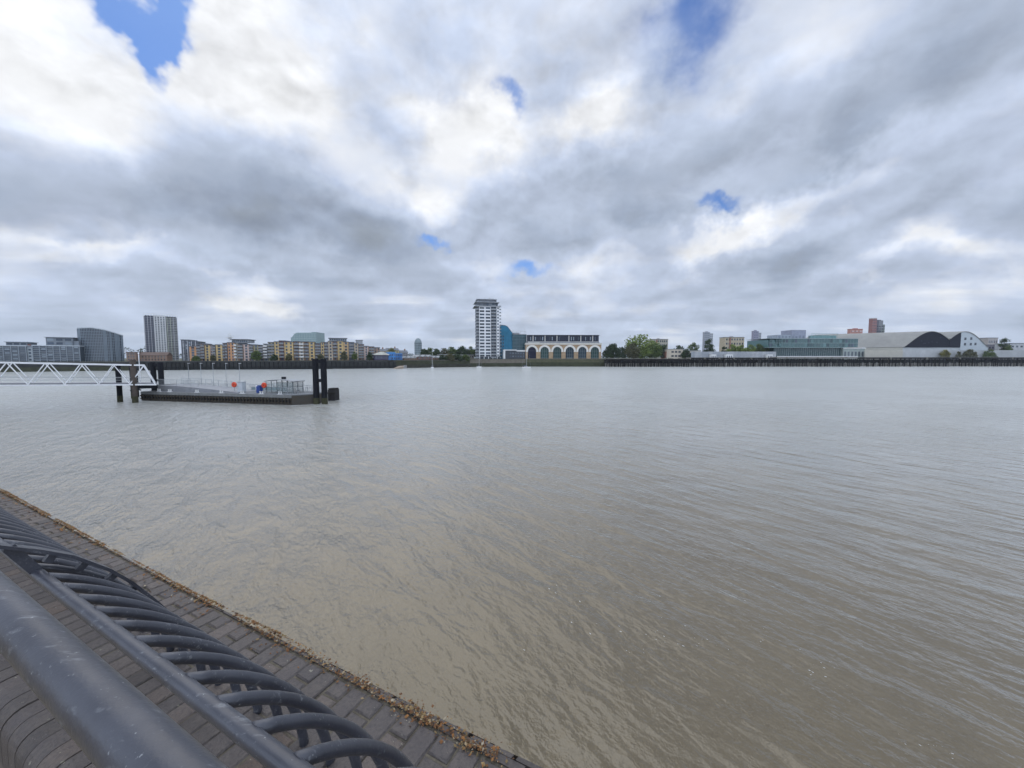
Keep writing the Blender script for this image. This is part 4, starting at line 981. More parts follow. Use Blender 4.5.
def build_sheds():
    B = Bld('shed', 'low hut with white roof and dark purple wall left of the bright blue building', 'shed', 374.5, 388.5, 5, 8)
    z = B.Z(355); B.box('wall', mat('hut_purple', (.085, .075, .125), .8), 0, B.L, 0, 8, 0, z)
    r_ = MB(); r_.prism([(-.5, z), (B.L+.4, z), (B.L+.4, z+.5), (B.L*.6, z+2.4), (B.L*.3, z+1.7), (-.5, z+.5)], -.8, 8.5); r_.build('roof', mat('roof_cream', (.62, .60, .52), .8), B.t); B.grid('window', w_grey, .3, B.L-.3, .3, z, 5, 1, .5, .5, -.03)
    B = Bld('blue_building', 'bright blue boxy building on the river wall', 'building', 388.6, 402.5, 5.5, 9)
    z = B.Z(353.4); mb = mat('paint_bright_blue', (.06, .22, .52), .55, .2, .4); xm = B.X(395.5)
    B.box('wall', mb, 0, xm, 0, 9, 0, B.Z(352.2)); B.box('wall', mat('paint_mid_blue', (.05, .17, .42), .55, .2, .4), xm+.02, B.L, .6, 9, 0, z); B.roof(mat('roof_pale_blue', (.33, .47, .58), .7), 0, xm, 0, 9, B.Z(352.2)+.003, .2, .25); B.roof(mat('roof_pale_blue', (.33, .47, .58), .7), xm+.3, B.L, .6, 9, z+.003, .15, .25)
    B.grid('window', None, .3, B.L-.3, .3, z, 6, 2, .5, .45, -.03, .08, [w_dark, w_grey]); B.box('door', mat('door_navy', (.03, .06, .18), .6), xm*.4, xm*.55, -.04, -.004, 0, 2.2)
    for (x0, x1, py, dy, m, lab) in ((375, 387, 349.5, 30, m_beige, 'beige house behind the white roofed hut'), (387.5, 399, 348.8, 34, mat('render_ochre', (.44, .38, .20), .9), 'ochre house behind the bright blue building'), (399.5, 408, 351, 34, mat('brick_grey', (.24, .23, .23), .9), 'grey gabled house behind and right of the blue building')):
        B = Bld('house', lab, 'house', x0, x1, dy, 9, 'small houses behind the blue building'); z = B.Z(py+1.6)
        B.box('wall', m, 0, B.L, 0, 9, 0, z); r_ = MB(); r_.add([(-.3, -.4, z), (B.L+.3, -.4, z), (B.L+.3, 4.5, z+2), (-.3, 4.5, z+2), (-.3, 9.4, z), (B.L+.3, 9.4, z)], [(0, 1, 2, 3), (3, 2, 5, 4), (0, 3, 4), (1, 5, 2), (0, 4, 5, 1)]); r_.build('roof', r_grey, B.t)
        B.grid('window', w_grey, .4, B.L-.4, .5, z, 4, 3, .4, .5, -.03); B.box('chimney', m_brn, B.L*.7, B.L*.7+.9, 4, 5, z+1.2, z+3.2)
    B = Bld('domed_tower', 'distant grey green tower with rounded cap above the brick sheds', 'tower', 413.8, 421.2, 0, 12, Y0=560, Y1=560)
    z = B.Z(342); mg = mat('tower_haze_green', (.22, .26, .27), .8); L = B.L
    w = MB(); w.slab([(L/2+L*.5*math.cos(2*math.pi*k/12), 5+L*.5*math.sin(2*math.pi*k/12)) for k in range(12)], 0, z); w.build('wall', mg, B.t)
    w = MB(); w.tube([(L/2, 5, z), (L/2, 5, z+2.2), (L/2, 5, B.Z(339)), (L/2, 5, B.Z(337.9))], [L*.47, L*.42, L*.30, L*.1], 14); w.build('cap', mg, B.t)
    b = MB(); b.tube([(0, 0, 0), (0, 0, .8)], L*.505, 14); me = b.data('window_band', w_blue)
    for k in range(7): inst(me, 'window_band', B.t, (L/2, 5, z-2.4-k*2.6))
    for (x0, x1, py, dy, dep, m, lab) in ((404, 417, 356.2, 9, 10, m_brn, 'dull brown shed just right of the bright blue building'), (417.3, 433, 354.8, 9, 12, mat('brick_shed', (.17, .10, .08), .9, .3, .3), 'longer red brown brick shed behind the leftmost yacht mast'), (433.3, 447, 355.8, 12, 12, m_brn, 'dark brick shed with grey roof right of the leftmost yacht mast')):
        B = Bld('brick_shed', lab, 'shed', x0, x1, dy, dep, 'brick sheds on the far bank'); z = B.Z(py+2)
        B.box('wall', m, 0, B.L, 0, dep, 0, z); n = 3
        r_ = MB()
        for k in range(n):
            xa, xb = B.L*k/n, B.L*(k+1)/n; r_.prism([(xa, z), (xb, z), ((xa+xb)/2, z+1.7)], -.3, dep+.2)
        r_.build('roof', mat('roof_pale_grey', (.28, .29, .29), .8), B.t); B.grid('window', w_grey, .5, B.L-.5, .4, z, 5, 1, .4, .5, -.03)
    for (x0, x1, py, dy, lab) in ((441.5, 457, 353.8, 30, 'low pale shed in the trees, the left one of two'), (462, 474, 354.2, 26, 'low pale shed right beside the white tower')):
        B = Bld('pale_shed', lab, 'shed', x0, x1, dy, 8, 'low pale sheds among trees'); z = B.Z(py+1)
        B.box('wall', mat('shed_wall', (.24, .22, .19), .9), 0, B.L, 0, 8, 0, z); B.roof(mat('roof_pale_grey', (.28, .29, .29), .8), 0, B.L, 0, 8, z+.003, .4, .5); B.grid('window', w_dark, .5, B.L-.5, .6, z, 5, 1, .4, .4, -.03)
build_sheds()

def build_white_tower():
    B = Bld('white_tower', 'tall white balconied apartment tower standing by the river', 'apartment tower', 477.5, 499.4, 12, 17)
    L = B.L; z = B.Z(306.6); X = B.X
    core = mat('tower_core', (.10, .11, .125), .7, .2, .3); wt = mat('tower_white', (.70, .71, .71), .6, .08, .3)
    B.box('wall', core, 0, L, .4, 17, 0, z)
    xw0, xw1 = X(479.3), X(491); nf = 16; fh = (z-1)/nf; z0 = 1.0
    pan = B.box('white_panel', wt, xw0, xw1, -.55, .38, z0+1.2, z)
    xm0, xm1 = X(484.5), X(485.8)
    # two columns of wide windows in the white panel
    for (a, b2) in ((X(479.9), xm0), (xm1, X(490.4))):
        mes = []
        for mm in (w_dark, w_blue, w_dark, w_grey):
            q = MB(); q.box(a, b2, -.60, -.552, fh*.24, fh*.80); mes.append(q.data('window', mm))
        for k in range(nf): inst(random.choice(mes), 'window', B.t, (0, 0, z0+fh*k+(0 if k else .6)))
    gr = mat('balcony_slab_white', (.55, .56, .56), .6)
    def bal(xa, xb, ya, n0=0):
        q = MB(); q.box(xa, xb, ya, .38, 0, .22); sd = q.data('balcony', gr)
        q = MB(); q.box(xa+.03, xb-.03, ya+.03, ya+.08, .22, 1.2); rd = q.data('balcony_rail', mat('balcony_steel', (.17, .185, .20), .4))
        for k in range(n0, nf+1):
            o = inst(sd, 'balcony', B.t, (0, 0, z0+fh*k)); r_ = bpy.data.objects.new('balcony_rail', rd); C.objects.link(r_); r_.parent = o
    bal(X(475.2), X(479.2), -1.0); bal(X(491.1), X(496.1), -1.2)
    # pale right flank with wrapping balconies
    B.box('side_panel', wt, X(496.6), L+.02, -.35, 16.5, z0+1.4, z); bal(X(499.0), X(501.4), 1.0)
    B.grid('side_window', None, X(496.9), X(499.2), z0+1, z, 1, nf, .62, .5, -.38, .08, [w_grey, w_blue])
    B.grid('window', None, X(491.2), X(496.3), z0, z, 2, nf, .7, .62, .37, .06, [w_dark, w_blue])
    # crown: roof slab, set back storeys
    B.box('roof_slab', mat('slab_mid', (.38, .40, .42), .6), X(474.6), X(500.8), -1.3, 17.6, z+.003, z+.45)
    z1 = B.Z(302.4); xa, xb = X(477.2), X(498.2); B.box('penthouse', core, xa, xb, 1, 16, z+.45, z1); B.box('penthouse_roof', mat('slab_mid', (.38, .40, .42), .6), xa-1.6, xb+1.2, -.6, 17, z1+.003, z1+.4)
    B.grid('penthouse_window', None, xa, xb, z+.5, z1, 7, 1, .8, .75, .96, .08, [w_grey, w_blue]); 
    z2 = B.Z(299.2); B.box('plant_room', mat('slab_dark', (.15, .16, .175), .6), X(478.2), X(497.0), 2, 15, z1+.4, z2); B.box('plant_roof', mat('slab_mid', (.38, .40, .42), .6), X(477.2), X(497.6), 1, 15.6, z2+.003, z2+.35)
    q = MB(); q.bar((X(486), 6, z2+.4), (X(486), 6, z2+1.9), .2); q.bar((X(491), 6, z2+.4), (X(491), 6, z2+2.3), .3); q.bar((X(489), 6, z2+1.6), (X(495), 6, z2+1.3), .2); q.build('roof_crane', m_conc, B.t)
    B.box('lobby', glass('lobby_glass', (.03, .04, .05)), 0, L, -.1, .38, 0, z0+1.1); B.grid('pillar', wt, 0, L, 0, z0+1.3, 5, 1, .12, 1, -.3, .3)
    # blue clad block with a sloping top
    B = Bld('blue_block', 'deep blue clad block with sloping top squeezed beside the white tower', 'building', 500.2, 512.6, 15, 16)
    za, zb, zc = B.Z(325), B.Z(326.6), B.Z(333.6); L = B.L
    w = MB(); w.prism([(0, 0), (L, 0), (L, zc), (L*.62, zb-.4), (L*.42, za-.6), (0, za)], 0, 16); w.build('wall', m_blue, B.t)
    B.grid('cladding_rib', mat('cladding_blue_dark', (.016, .10, .17), .5), 0, L*.97, .2, zc, 8, 1, .12, 1, -.06, .1); B.grid('window', w_dark, L*.02, L*.34, 1, zc-1, 2, 7, .5, .5, -.04)
    w = MB(); w.prism([(-.1, za+.004), (L*.42, za-.596), (L*.62, zb-.396), (L+.1, zc+.004), (L+.1, zc+.3), (L*.62, zb-.1), (L*.42, za-.3), (-.1, za+.3)], -.2, 16.2); w.build('roof', r_dark, B.t)
    # dark teal glazed block with roof frame
    B = Bld('teal_block', 'dark teal glazed block between the blue block and the arches, steel frame on its roof', 'building', 512.4, 526.3, 14, 14)
    z = B.Z(334.6); L = B.L; B.box('glass_wall', m_teal, 0, L, 0, 14, 0, z)
    B.grid('floor_band', mat('band_teal', (.05, .10, .115), .6), 0, L, 1, z, 1, 7, 1, .16, -.06, .12); B.grid('mullion', mat('band_teal', (.05, .10, .115), .6), 0, L, 1, z, 5, 1, .06, 1, -.05, .12)
    B.roof(r_grey, 0, L, 0, 14, z+.003, .2, .3); z3 = B.Z(331); q = MB()
    for f in (.02, .3, .6, .98): q.bar((L*f, 1, z), (L*f, 1, z3), .16)
    q.bar((0, 1, z3), (L, 1, z3), .2); q.bar((L*.9, 2, z), (L*.9, 2, B.Z(328.4)), .14); q.build('roof_frame', m_conc, B.t); B.box('roof_plant', mat('plant_grey', (.30, .31, .32), .7), L*.1, L*.55, 3, 9, z+.3, z+1.9)
    # low white framed pavilion in front
    B = Bld('white_pavilion', 'low white framed pavilion with dark glass on the wall in front of the teal block', 'pavilion', 503.6, 526, 6, 7)
    z = B.Z(349.6); L = B.L; B.box('glass_wall', w_dark, .5, L-.2, .3, 6.5, 0, z-1.1)
    q = MB(); q.box(0, L*.58, 0, 7, z-.8, z); q.box(0, .7, 0, 7, 0, z-.82); q.box(.72, 1.5, 0, .25, 0, z-.82); q.box(L*.585, L, .2, 6.8, z-1.6, z-.5); q.build('white_frame', m_white, B.t)
    B.grid('window', None, L*.25, L*.95, 1, z-1.8, 6, 2, .6, .45, .27, .06, [w_blue, w_grey])
build_white_tower()

def build_arches():
    B = Bld('arched_warehouse', 'long pale brick warehouse with six tall white rimmed arches and dark glazed top storey', 'warehouse', 525.6, 601.2, 5, 18)
    L = B.L; zb = B.Z(344.6); X = B.X
    br = mat('warehouse_brick', (.38, .275, .165), .9, .22, .5, tint=(.26, .18, .115)); st = mat('stone_white', (.70, .68, .62), .8, .12, .6)
    n = 6; gap = L/(n+.02); ra = gap*.33; spring = B.Z(351.0)
    # front wall with arched openings
    w = MB(); S = 14
    for k in range(n):
        c = gap*(k+.51); xa, xb = gap*(k+.01), gap*(k+1.01)
        if k == 0: xa = 0
        if k == n-1: xb = L
        arc = [(c-ra*math.cos(math.pi*i/S), spring+ra*math.sin(math.pi*i/S)) for i in range(S+1)]
        for (p, q) in zip(arc, arc[1:]):
            vs = [(p[0], 0, p[1]), (q[0], 0, q[1]), (q[0], 0, zb), (p[0], 0, zb), (p[0], .9, p[1]), (q[0], .9, q[1])]
            w.add(vs, [(0, 1, 2, 3), (0, 4, 5, 1)])
        for (a, b2) in ((xa, c-ra), (c+ra, xb)):
            w.add([(a, 0, 0), (b2, 0, 0), (b2, 0, zb), (a, 0, zb)], [(0, 1, 2, 3)])
        for xx in (c-ra, c+ra): w.add([(xx, 0, 0), (xx, .9, 0), (xx, .9, spring), (xx, 0, spring)], [(0, 1, 2, 3)])
    w.add([(0, 0, 0), (0, 18, 0), (0, 18, zb), (0, 0, zb)], [(0, 1, 2, 3)]); w.add([(L, 0, 0), (L, 18, 0), (L, 18, zb), (L, 0, zb)], [(0, 1, 2, 3)]); w.add([(0, 18, 0), (L, 18, 0), (L, 18, zb), (0, 18, zb)], [(0, 1, 2, 3)])
    w.build('wall', br, B.t)
    gms = [glass('arch_navy', (.006, .007, .020), .3, .15), glass('arch_green', (.016, .040, .036), .2, .2), glass('arch_green', (.016, .040, .036), .2, .2), glass('arch_blue', (.016, .030, .042), .2, .2), glass('arch_blue', (.016, .030, .042), .2, .2), glass('arch_green', (.016, .040, .036), .2, .2)]
    for k in range(n):
        c = gap*(k+.51); arc = [(c-ra*math.cos(math.pi*i/S), spring+ra*math.sin(math.pi*i/S)) for i in range(S+1)]
        q = MB(); q.prism([(c-ra-.02, 0)]+[(x+(.02 if x > c else -.02), z+.02) for x, z in arc]+[(c+ra+.02, 0)], .7, .8); o = q.build('arch_window', gms[k], B.t)
        f = MB()
        if k:
            for xx in (-.5, 0, .5): f.box(c+xx*ra-.09, c+xx*ra+.09, .60, .695, 0, spring+ra*math.sqrt(1-xx*xx)-.05)
            for zz in (.18, .5, .98): f.box(c-ra, c+ra, .62, .69, spring*zz, spring*zz+.18)
            if k == 3: f.box(c-ra*.7, c+ra*.6, .40, .58, .6, 1.1)
        else: f.box(c-ra, c+ra, .62, .69, spring+.02, spring+.3)
        f.build('window_frame', mat('arch_frame', (.16, .20, .20), .6) if k else mat('arch_frame_dark', (.07, .07, .10), .6), o)
        rim = MB(); tw = gap*.15
        for i in range(S):
            a0, a1 = math.pi*i/S, math.pi*(i+1)/S
            P = [(c-r_*math.cos(a), spring+r_*math.sin(a)) for a in (a0, a1) for r_ in (ra-.02, ra+tw)]
            rim.add([(P[0][0], -.16, P[0][1]), (P[2][0], -.16, P[2][1]), (P[3][0], -.16, P[3][1]), (P[1][0], -.16, P[1][1]), (P[0][0], -.005, P[0][1]), (P[2][0], -.005, P[2][1]), (P[3][0], -.005, P[3][1]), (P[1][0], -.005, P[1][1])], [(0, 1, 2, 3), (0, 4, 5, 1), (3, 2, 6, 7)])
        for sx in (-1, 1): rim.box(c+sx*(ra+tw/2)-tw*.55, c+sx*(ra+tw/2)+tw*.55 if False else c+sx*(ra+tw/2)+tw*.48, -.165, -.006, spring-.8, spring-.01)
        rim.build('arch_rim', st, B.t)
    # piers between the arches run darker and browner near the ground
    B.box('plinth', mat('plinth_stone', (.26, .23, .17), .9), -.1, L+.1, -.25, -.003, 0, .5)
    B.box('cornice', st, -.5, L+.5, -.55, 18.4, zb+.003, zb+.35); B.box('parapet', mat('parapet_stone', (.55, .52, .45), .8), -.2, L+.2, -.3, 18.2, zb+.353, B.Z(343.3))
    B.box('parapet_cap', st, -.45, L+.45, -.5, 18.4, B.Z(343.3)+.003, B.Z(343.3)+.28)
    # glazed top storey set back, with white bay divisions
    xa, xb = X(527.2), X(599.3); za, zt = B.Z(343.3)+.3, B.Z(335.2)
    gl = glass('top_glass', (.010, .013, .026), .2, .2); B.box('terrace_wall', m_conc, xa+.5, xb-.5, 1.8, 2.2, za, za+1.4)
    B.box('top_storey', gl, xa, xb, 3.0, 16, za, zt); B.box('top_roof', mat('roof_navy', (.045, .05, .068), .6), xa-.6, xb+.6, 2.2, 16.6, zt+.003, zt+.4)
    B.grid('division', st, xa, xb-.1, za+1.3, zt, 6, 1, .045, 1, 2.9, .18); B.grid('mullion', mat('mullion_dark', (.09, .10, .12), .5), xa, xb, za, zt, 36, 1, .09, 1, 2.95, .1)
    B.grid('pane', None, xa, xb, za+1.4, zt-.3, 30, 1, .35, .6, 2.93, .05, [glass('pane_pale', (.22, .26, .29), .25), w_blue, w_dark], skip=lambda i, j: random.random() < .5)
    B.box('terrace_rail', mat('balcony_steel', (.17, .185, .20), .4), X(540), xb, .3, .38, za, za+.7)
build_arches()

# --- trees
def tree(label, cat, px, py_top, wpx, dy, kind, group='trees on the far bank', py_base=None, Y=None, trunk=.12, squash=1.0, seed=0, name='tree'):
    rnd = random.Random(seed*77+int(px*10))
    Y = Y or ysh(px)+dy; b = lz(px)-.2; p = at_y(px, 358, Y); H = at_y(px, py_top, Y).z-b
    if py_base: b = max(b-2, at_y(px, py_base, Y).z); H = at_y(px, py_top, Y).z-b
    Wd = wpx*Y/F/math.cos(0)
    t = thing(name, label, cat, (p.x, p.y, b), 0, group)
    dark, light = kind
    tr = MB(); tr.tube([(0, 0, -.2), (0.05, 0, H*.3), (rnd.uniform(-.2, .2), 0, H*.62)], [max(.16, H*.026), max(.12, H*.02), max(.05, H*.008)], 7)
    for k in range(5):
        a = rnd.uniform(0, 6.28); z0 = H*rnd.uniform(.2, .45); tr.tube([(0, 0, z0), (math.cos(a)*Wd*.16, math.sin(a)*Wd*.16, z0+H*.15), (math.cos(a)*Wd*.3, math.sin(a)*Wd*.3, z0+H*.26)], [H*.011+.03, H*.008+.02, .02], 5)
    tr.build('trunk', mat('bark', (.075, .06, .048), .9, .3, 2), t)
    cr = MB(); lobes = []
    nl = int(9+Wd*.35)
    for k in range(nl):
        a = rnd.uniform(0, 6.28); f = rnd.random(); zz = trunk+(1-trunk)*rnd.uniform(.10, .80)
        prof = math.sin(math.pi*min(1, (zz-trunk)/(1-trunk)*.86+.12))**.7*squash
        rr = Wd*.5*prof*math.sqrt(f)*.72
        lobes.append((math.cos(a)*rr, math.sin(a)*rr*.8, H*zz, max(.6, Wd*rnd.uniform(.15, .25))))
    lobes.append((0, 0, H*.86, Wd*.17)); lobes.append((-Wd*.30, 0, H*(trunk+.28), Wd*.19)); lobes.append((Wd*.29, 0, H*(trunk+.3), Wd*.19)); lobes.append((-Wd*.22, 0, H*(trunk+.5), Wd*.19)); lobes.append((Wd*.2, 0, H*(trunk+.48), Wd*.2))
    lobes += [(Wd*rnd.uniform(-.3, .3), -Wd*.1, H*(trunk+rnd.uniform(.05, .25)), Wd*.17) for _ in range(4)]
    s0 = max(.26, min(.72, Wd*.038)); cnt = int(min(4200, 130*len(lobes)))
    for k in range(cnt):
        x, y, z, r = rnd.choice(lobes)
        u = Vector((rnd.gauss(0, 1), rnd.gauss(0, 1), rnd.gauss(0, 1))).normalized()*r*(rnd.random()**.33)*rnd.choice((1, 1, 1, 1.18))
        c = Vector((x, y, z))+Vector((u.x, u.y, u.z*.82))
        if c.z > H*1.0: c.z = H*rnd.uniform(.93, 1.0)
        if c.z < .2: c.z = rnd.uniform(.2, .8)
        n1 = Vector((rnd.gauss(0, 1), rnd.gauss(0, 1), rnd.gauss(0, .8))).normalized(); n2 = n1.cross(Vector((rnd.gauss(0, 1), rnd.gauss(0, 1), rnd.gauss(0, 1)))).normalized()
        s = s0*rnd.uniform(.6, 1.5)
        cr.add([c-n1*s, c+n2*s*.6, c+n1*s, c-n2*s*.6], [(0, 1, 2, 3)])
    cr.build('crown', leafy(*kind_mats[kind]), t)
    return t
kind_mats = {('d', 'd'): ('leaf_dark', (.018, .034, .014), (.062, .092, .036)), ('m', 'm'): ('leaf_mid', (.040, .068, .017), (.125, .165, .045)), ('b', 'b'): ('leaf_bright', (.075, .115, .020), (.20, .255, .060)), ('y', 'y'): ('leaf_yellow', (.09, .09, .02), (.24, .22, .06)), ('o', 'o'): ('leaf_olive', (.055, .058, .026), (.13, .125, .06))}
DK, MD, BR, YL, OL = ('d', 'd'), ('m', 'm'), ('b', 'b'), ('y', 'y'), ('o', 'o')
def build_trees():
    T = [ # label, px, top row, width in pixels, setback, kind
     ('broad dark tree standing against the right end wall of the arched warehouse', 607.5, 346, 11, 9, DK),
     ('tallest dark tree between the arched warehouse and the big green tree', 614, 343.2, 16, 12, DK),
     ('small dark tree in front of the big green tree, on its left', 622, 346.5, 10, 9, DK),
     ('biggest tree on the far bank, a wide bright green crown beyond the jetty', 642, 334.6, 36, 16, BR),
     ('olive tree with pale brown foliage in front of the big green tree', 632, 343, 17, 9, OL),
     ('mid green tree at the lower right of the big green tree', 654, 343, 17, 10, MD),
     ('dark tree just left of the long pale low building', 664.5, 343.8, 10, 20, DK),
     ('low dark flat topped tree above the left end of the long pale building', 678, 345.2, 14, 44, DK),
     ('round mid green tree above the long pale low building', 693.5, 341.4, 11.5, 44, MD),
     ('small dark bush like tree in front of the long pale low building', 686, 348.5, 10, 12, DK),
     ('slim dark poplar like tree standing alone on the jetty bank', 709, 337.3, 12.5, 16, DK),
     ('small dark tree between the poplar like tree and the green hedge', 723.5, 345.2, 6, 30, DK),
     ('dark tree right of the double arched warehouse', 1003.5, 336.4, 11.5, 40, DK),
     ('low green tree beneath the dark tree right of the double arched warehouse', 1008, 344, 9, 36, MD),
    ]
    for i, (lab, px, py, w, dy, k) in enumerate(T): tree(lab, 'tree', px, py, w, dy, k, seed=i, trunk=.1)
    # bushy row in front of the flats
    lab = ['squat green shrub at the foot of the orange corner flats', 'olive shrub below the two yellow bays', 'wide green tree covering the foot of the olive bay flats', 'dark shrub at the foot of the flats below the far green block', 'yellow green tree in front of the tan bays', 'small olive tree right of the black piles', 'yellow green tree before the yellow and brown flats with wide attic', 'darker tree before the blue grey roofed flats', 'dark shrub by the low brown end flats', 'yellow tree behind the bright blue building']
    for i, (px, py, w, dy, k) in enumerate(((196, 355.8, 9, 4, MD), (213, 354.6, 6, 4, OL), (256.5, 350.6, 11, 4.5, MD), (274, 354, 8, 4, DK), (288.6, 353.4, 7, 4, OL), (321, 353.6, 7, 4, OL), (344.3, 350.8, 7.5, 4, OL), (354.4, 351.2, 6, 4, MD), (369.6, 351.6, 6, 4, DK), (392, 347.2, 9, 20, YL))):
        tree(lab[i], 'tree', px, py, w, dy, k, 'small trees along the flats', seed=30+i, trunk=.05)
    # trees left of the white tower
    lab = ['dark tree behind the brick sheds, leftmost of the clump by the domed tower', 'low mid green tree right of the domed tower', 'dark low tree behind the leftmost yacht mast', 'small dark tree over the left pale shed', 'bushy mid green tree over the left pale shed', 'tall dark tree in the middle of the clump left of the white tower', 'bright green tree touching the white tower', 'dark tree behind the right pale shed']
    for i, (px, py, w, dy, k) in enumerate(((424.5, 348.4, 10, 44, DK), (429.5, 347.2, 11, 48, MD), (436, 348.6, 12, 44, DK), (444.5, 348.2, 12, 48, OL), (452, 347.0, 15, 52, MD), (462, 345.8, 14, 44, DK), (471, 346.2, 12, 40, MD), (466.5, 348.8, 11, 32, DK))):
        tree(lab[i], 'tree', px, py, w, dy, k, 'trees left of the white tower', seed=50+i, trunk=.08)
    for i, (px, py, w, lab) in enumerate(((443, 354.6, 9, 'low dark shrub on the river wall right of the dark brick shed'), (449.5, 354.0, 12, 'broad olive shrub on the river wall in front of the left pale shed'), (457.5, 354.4, 12, 'rounded dark shrub hanging over the river wall between the pale sheds'), (465, 354.8, 11, 'low green shrub on the river wall in front of the right pale shed'))):
        tree(lab, 'shrub', px, py, w, 2.5, (DK, OL, DK, MD)[i], 'shrubs on the river wall', seed=70+i, trunk=.0, name='shrub', py_base=361)
    for i, (px, py, w, lab) in enumerate(((945, 349.2, 9, 'yellow green shrub on the jetty bank below the valley of the double roof'), (958, 351, 6, 'reddish olive shrub left of the windowed gable foot'), (970, 349.2, 12, 'wide olive shrub beneath the windowed gable'), (990, 349.2, 12, 'wide green shrub right of the windowed gable'))):
        tree(lab, 'shrub', px, py, w, 3.5, (YL, OL, OL, MD)[i], 'shrubs behind the jetty', seed=80+i, trunk=.0, name='shrub')
    # clipped hedge-like belt left of the teal office
    for i, (px, py, w, lab) in enumerate(((732, 343.2, 12, 'left clump of the bright green tree belt below the beige flats'), (741, 344, 12, 'middle clump of the bright green tree belt below the beige flats'), (750, 343.8, 12, 'right clump of the green tree belt, in front of the lilac tower'), (758, 343, 12, 'green tree between the belt and the tree at the teal office corner'), (765, 340.2, 11, 'tallest bright green tree touching the teal glass office'))):
        tree(lab, 'tree', px, py, w, 22, BR if i != 3 else MD, 'green tree belt', seed=90+i, trunk=.05)
    # wooded skyline far behind
    rnd = random.Random(11); f = MB()
    for k in range(15000):
        px = rnd.uniform(-60, 1080); Y = rnd.uniform(620, 760); h = 5+5.5*(.5+.5*math.sin(px*.11)*math.sin(px*.037+1))+3*math.sin(px*.31)
        if 120 < px < 150: h += 11
        if px > 1008: h += 8
        p = at_y(px, 358, Y); z = rnd.uniform(0, 1)**.7*max(2, h)+6; s = rnd.uniform(.7, 1.7)
        n1 = Vector((rnd.gauss(0, 1), rnd.gauss(0, 1), rnd.gauss(0, 1))).normalized(); n2 = n1.cross(Vector((.3, .5, .8))).normalized(); c = Vector((p.x, p.y, z))
        f.add([c-n1*s, c+n2*s*.7, c+n1*s, c-n2*s*.7], [(0, 1, 2, 3)])
    stuff(f.build('distant_woods', leafy('leaf_far', (.030, .042, .028), (.075, .095, .060))), 'low far off belt of dark green trees along the skyline', 'woods')
build_trees()

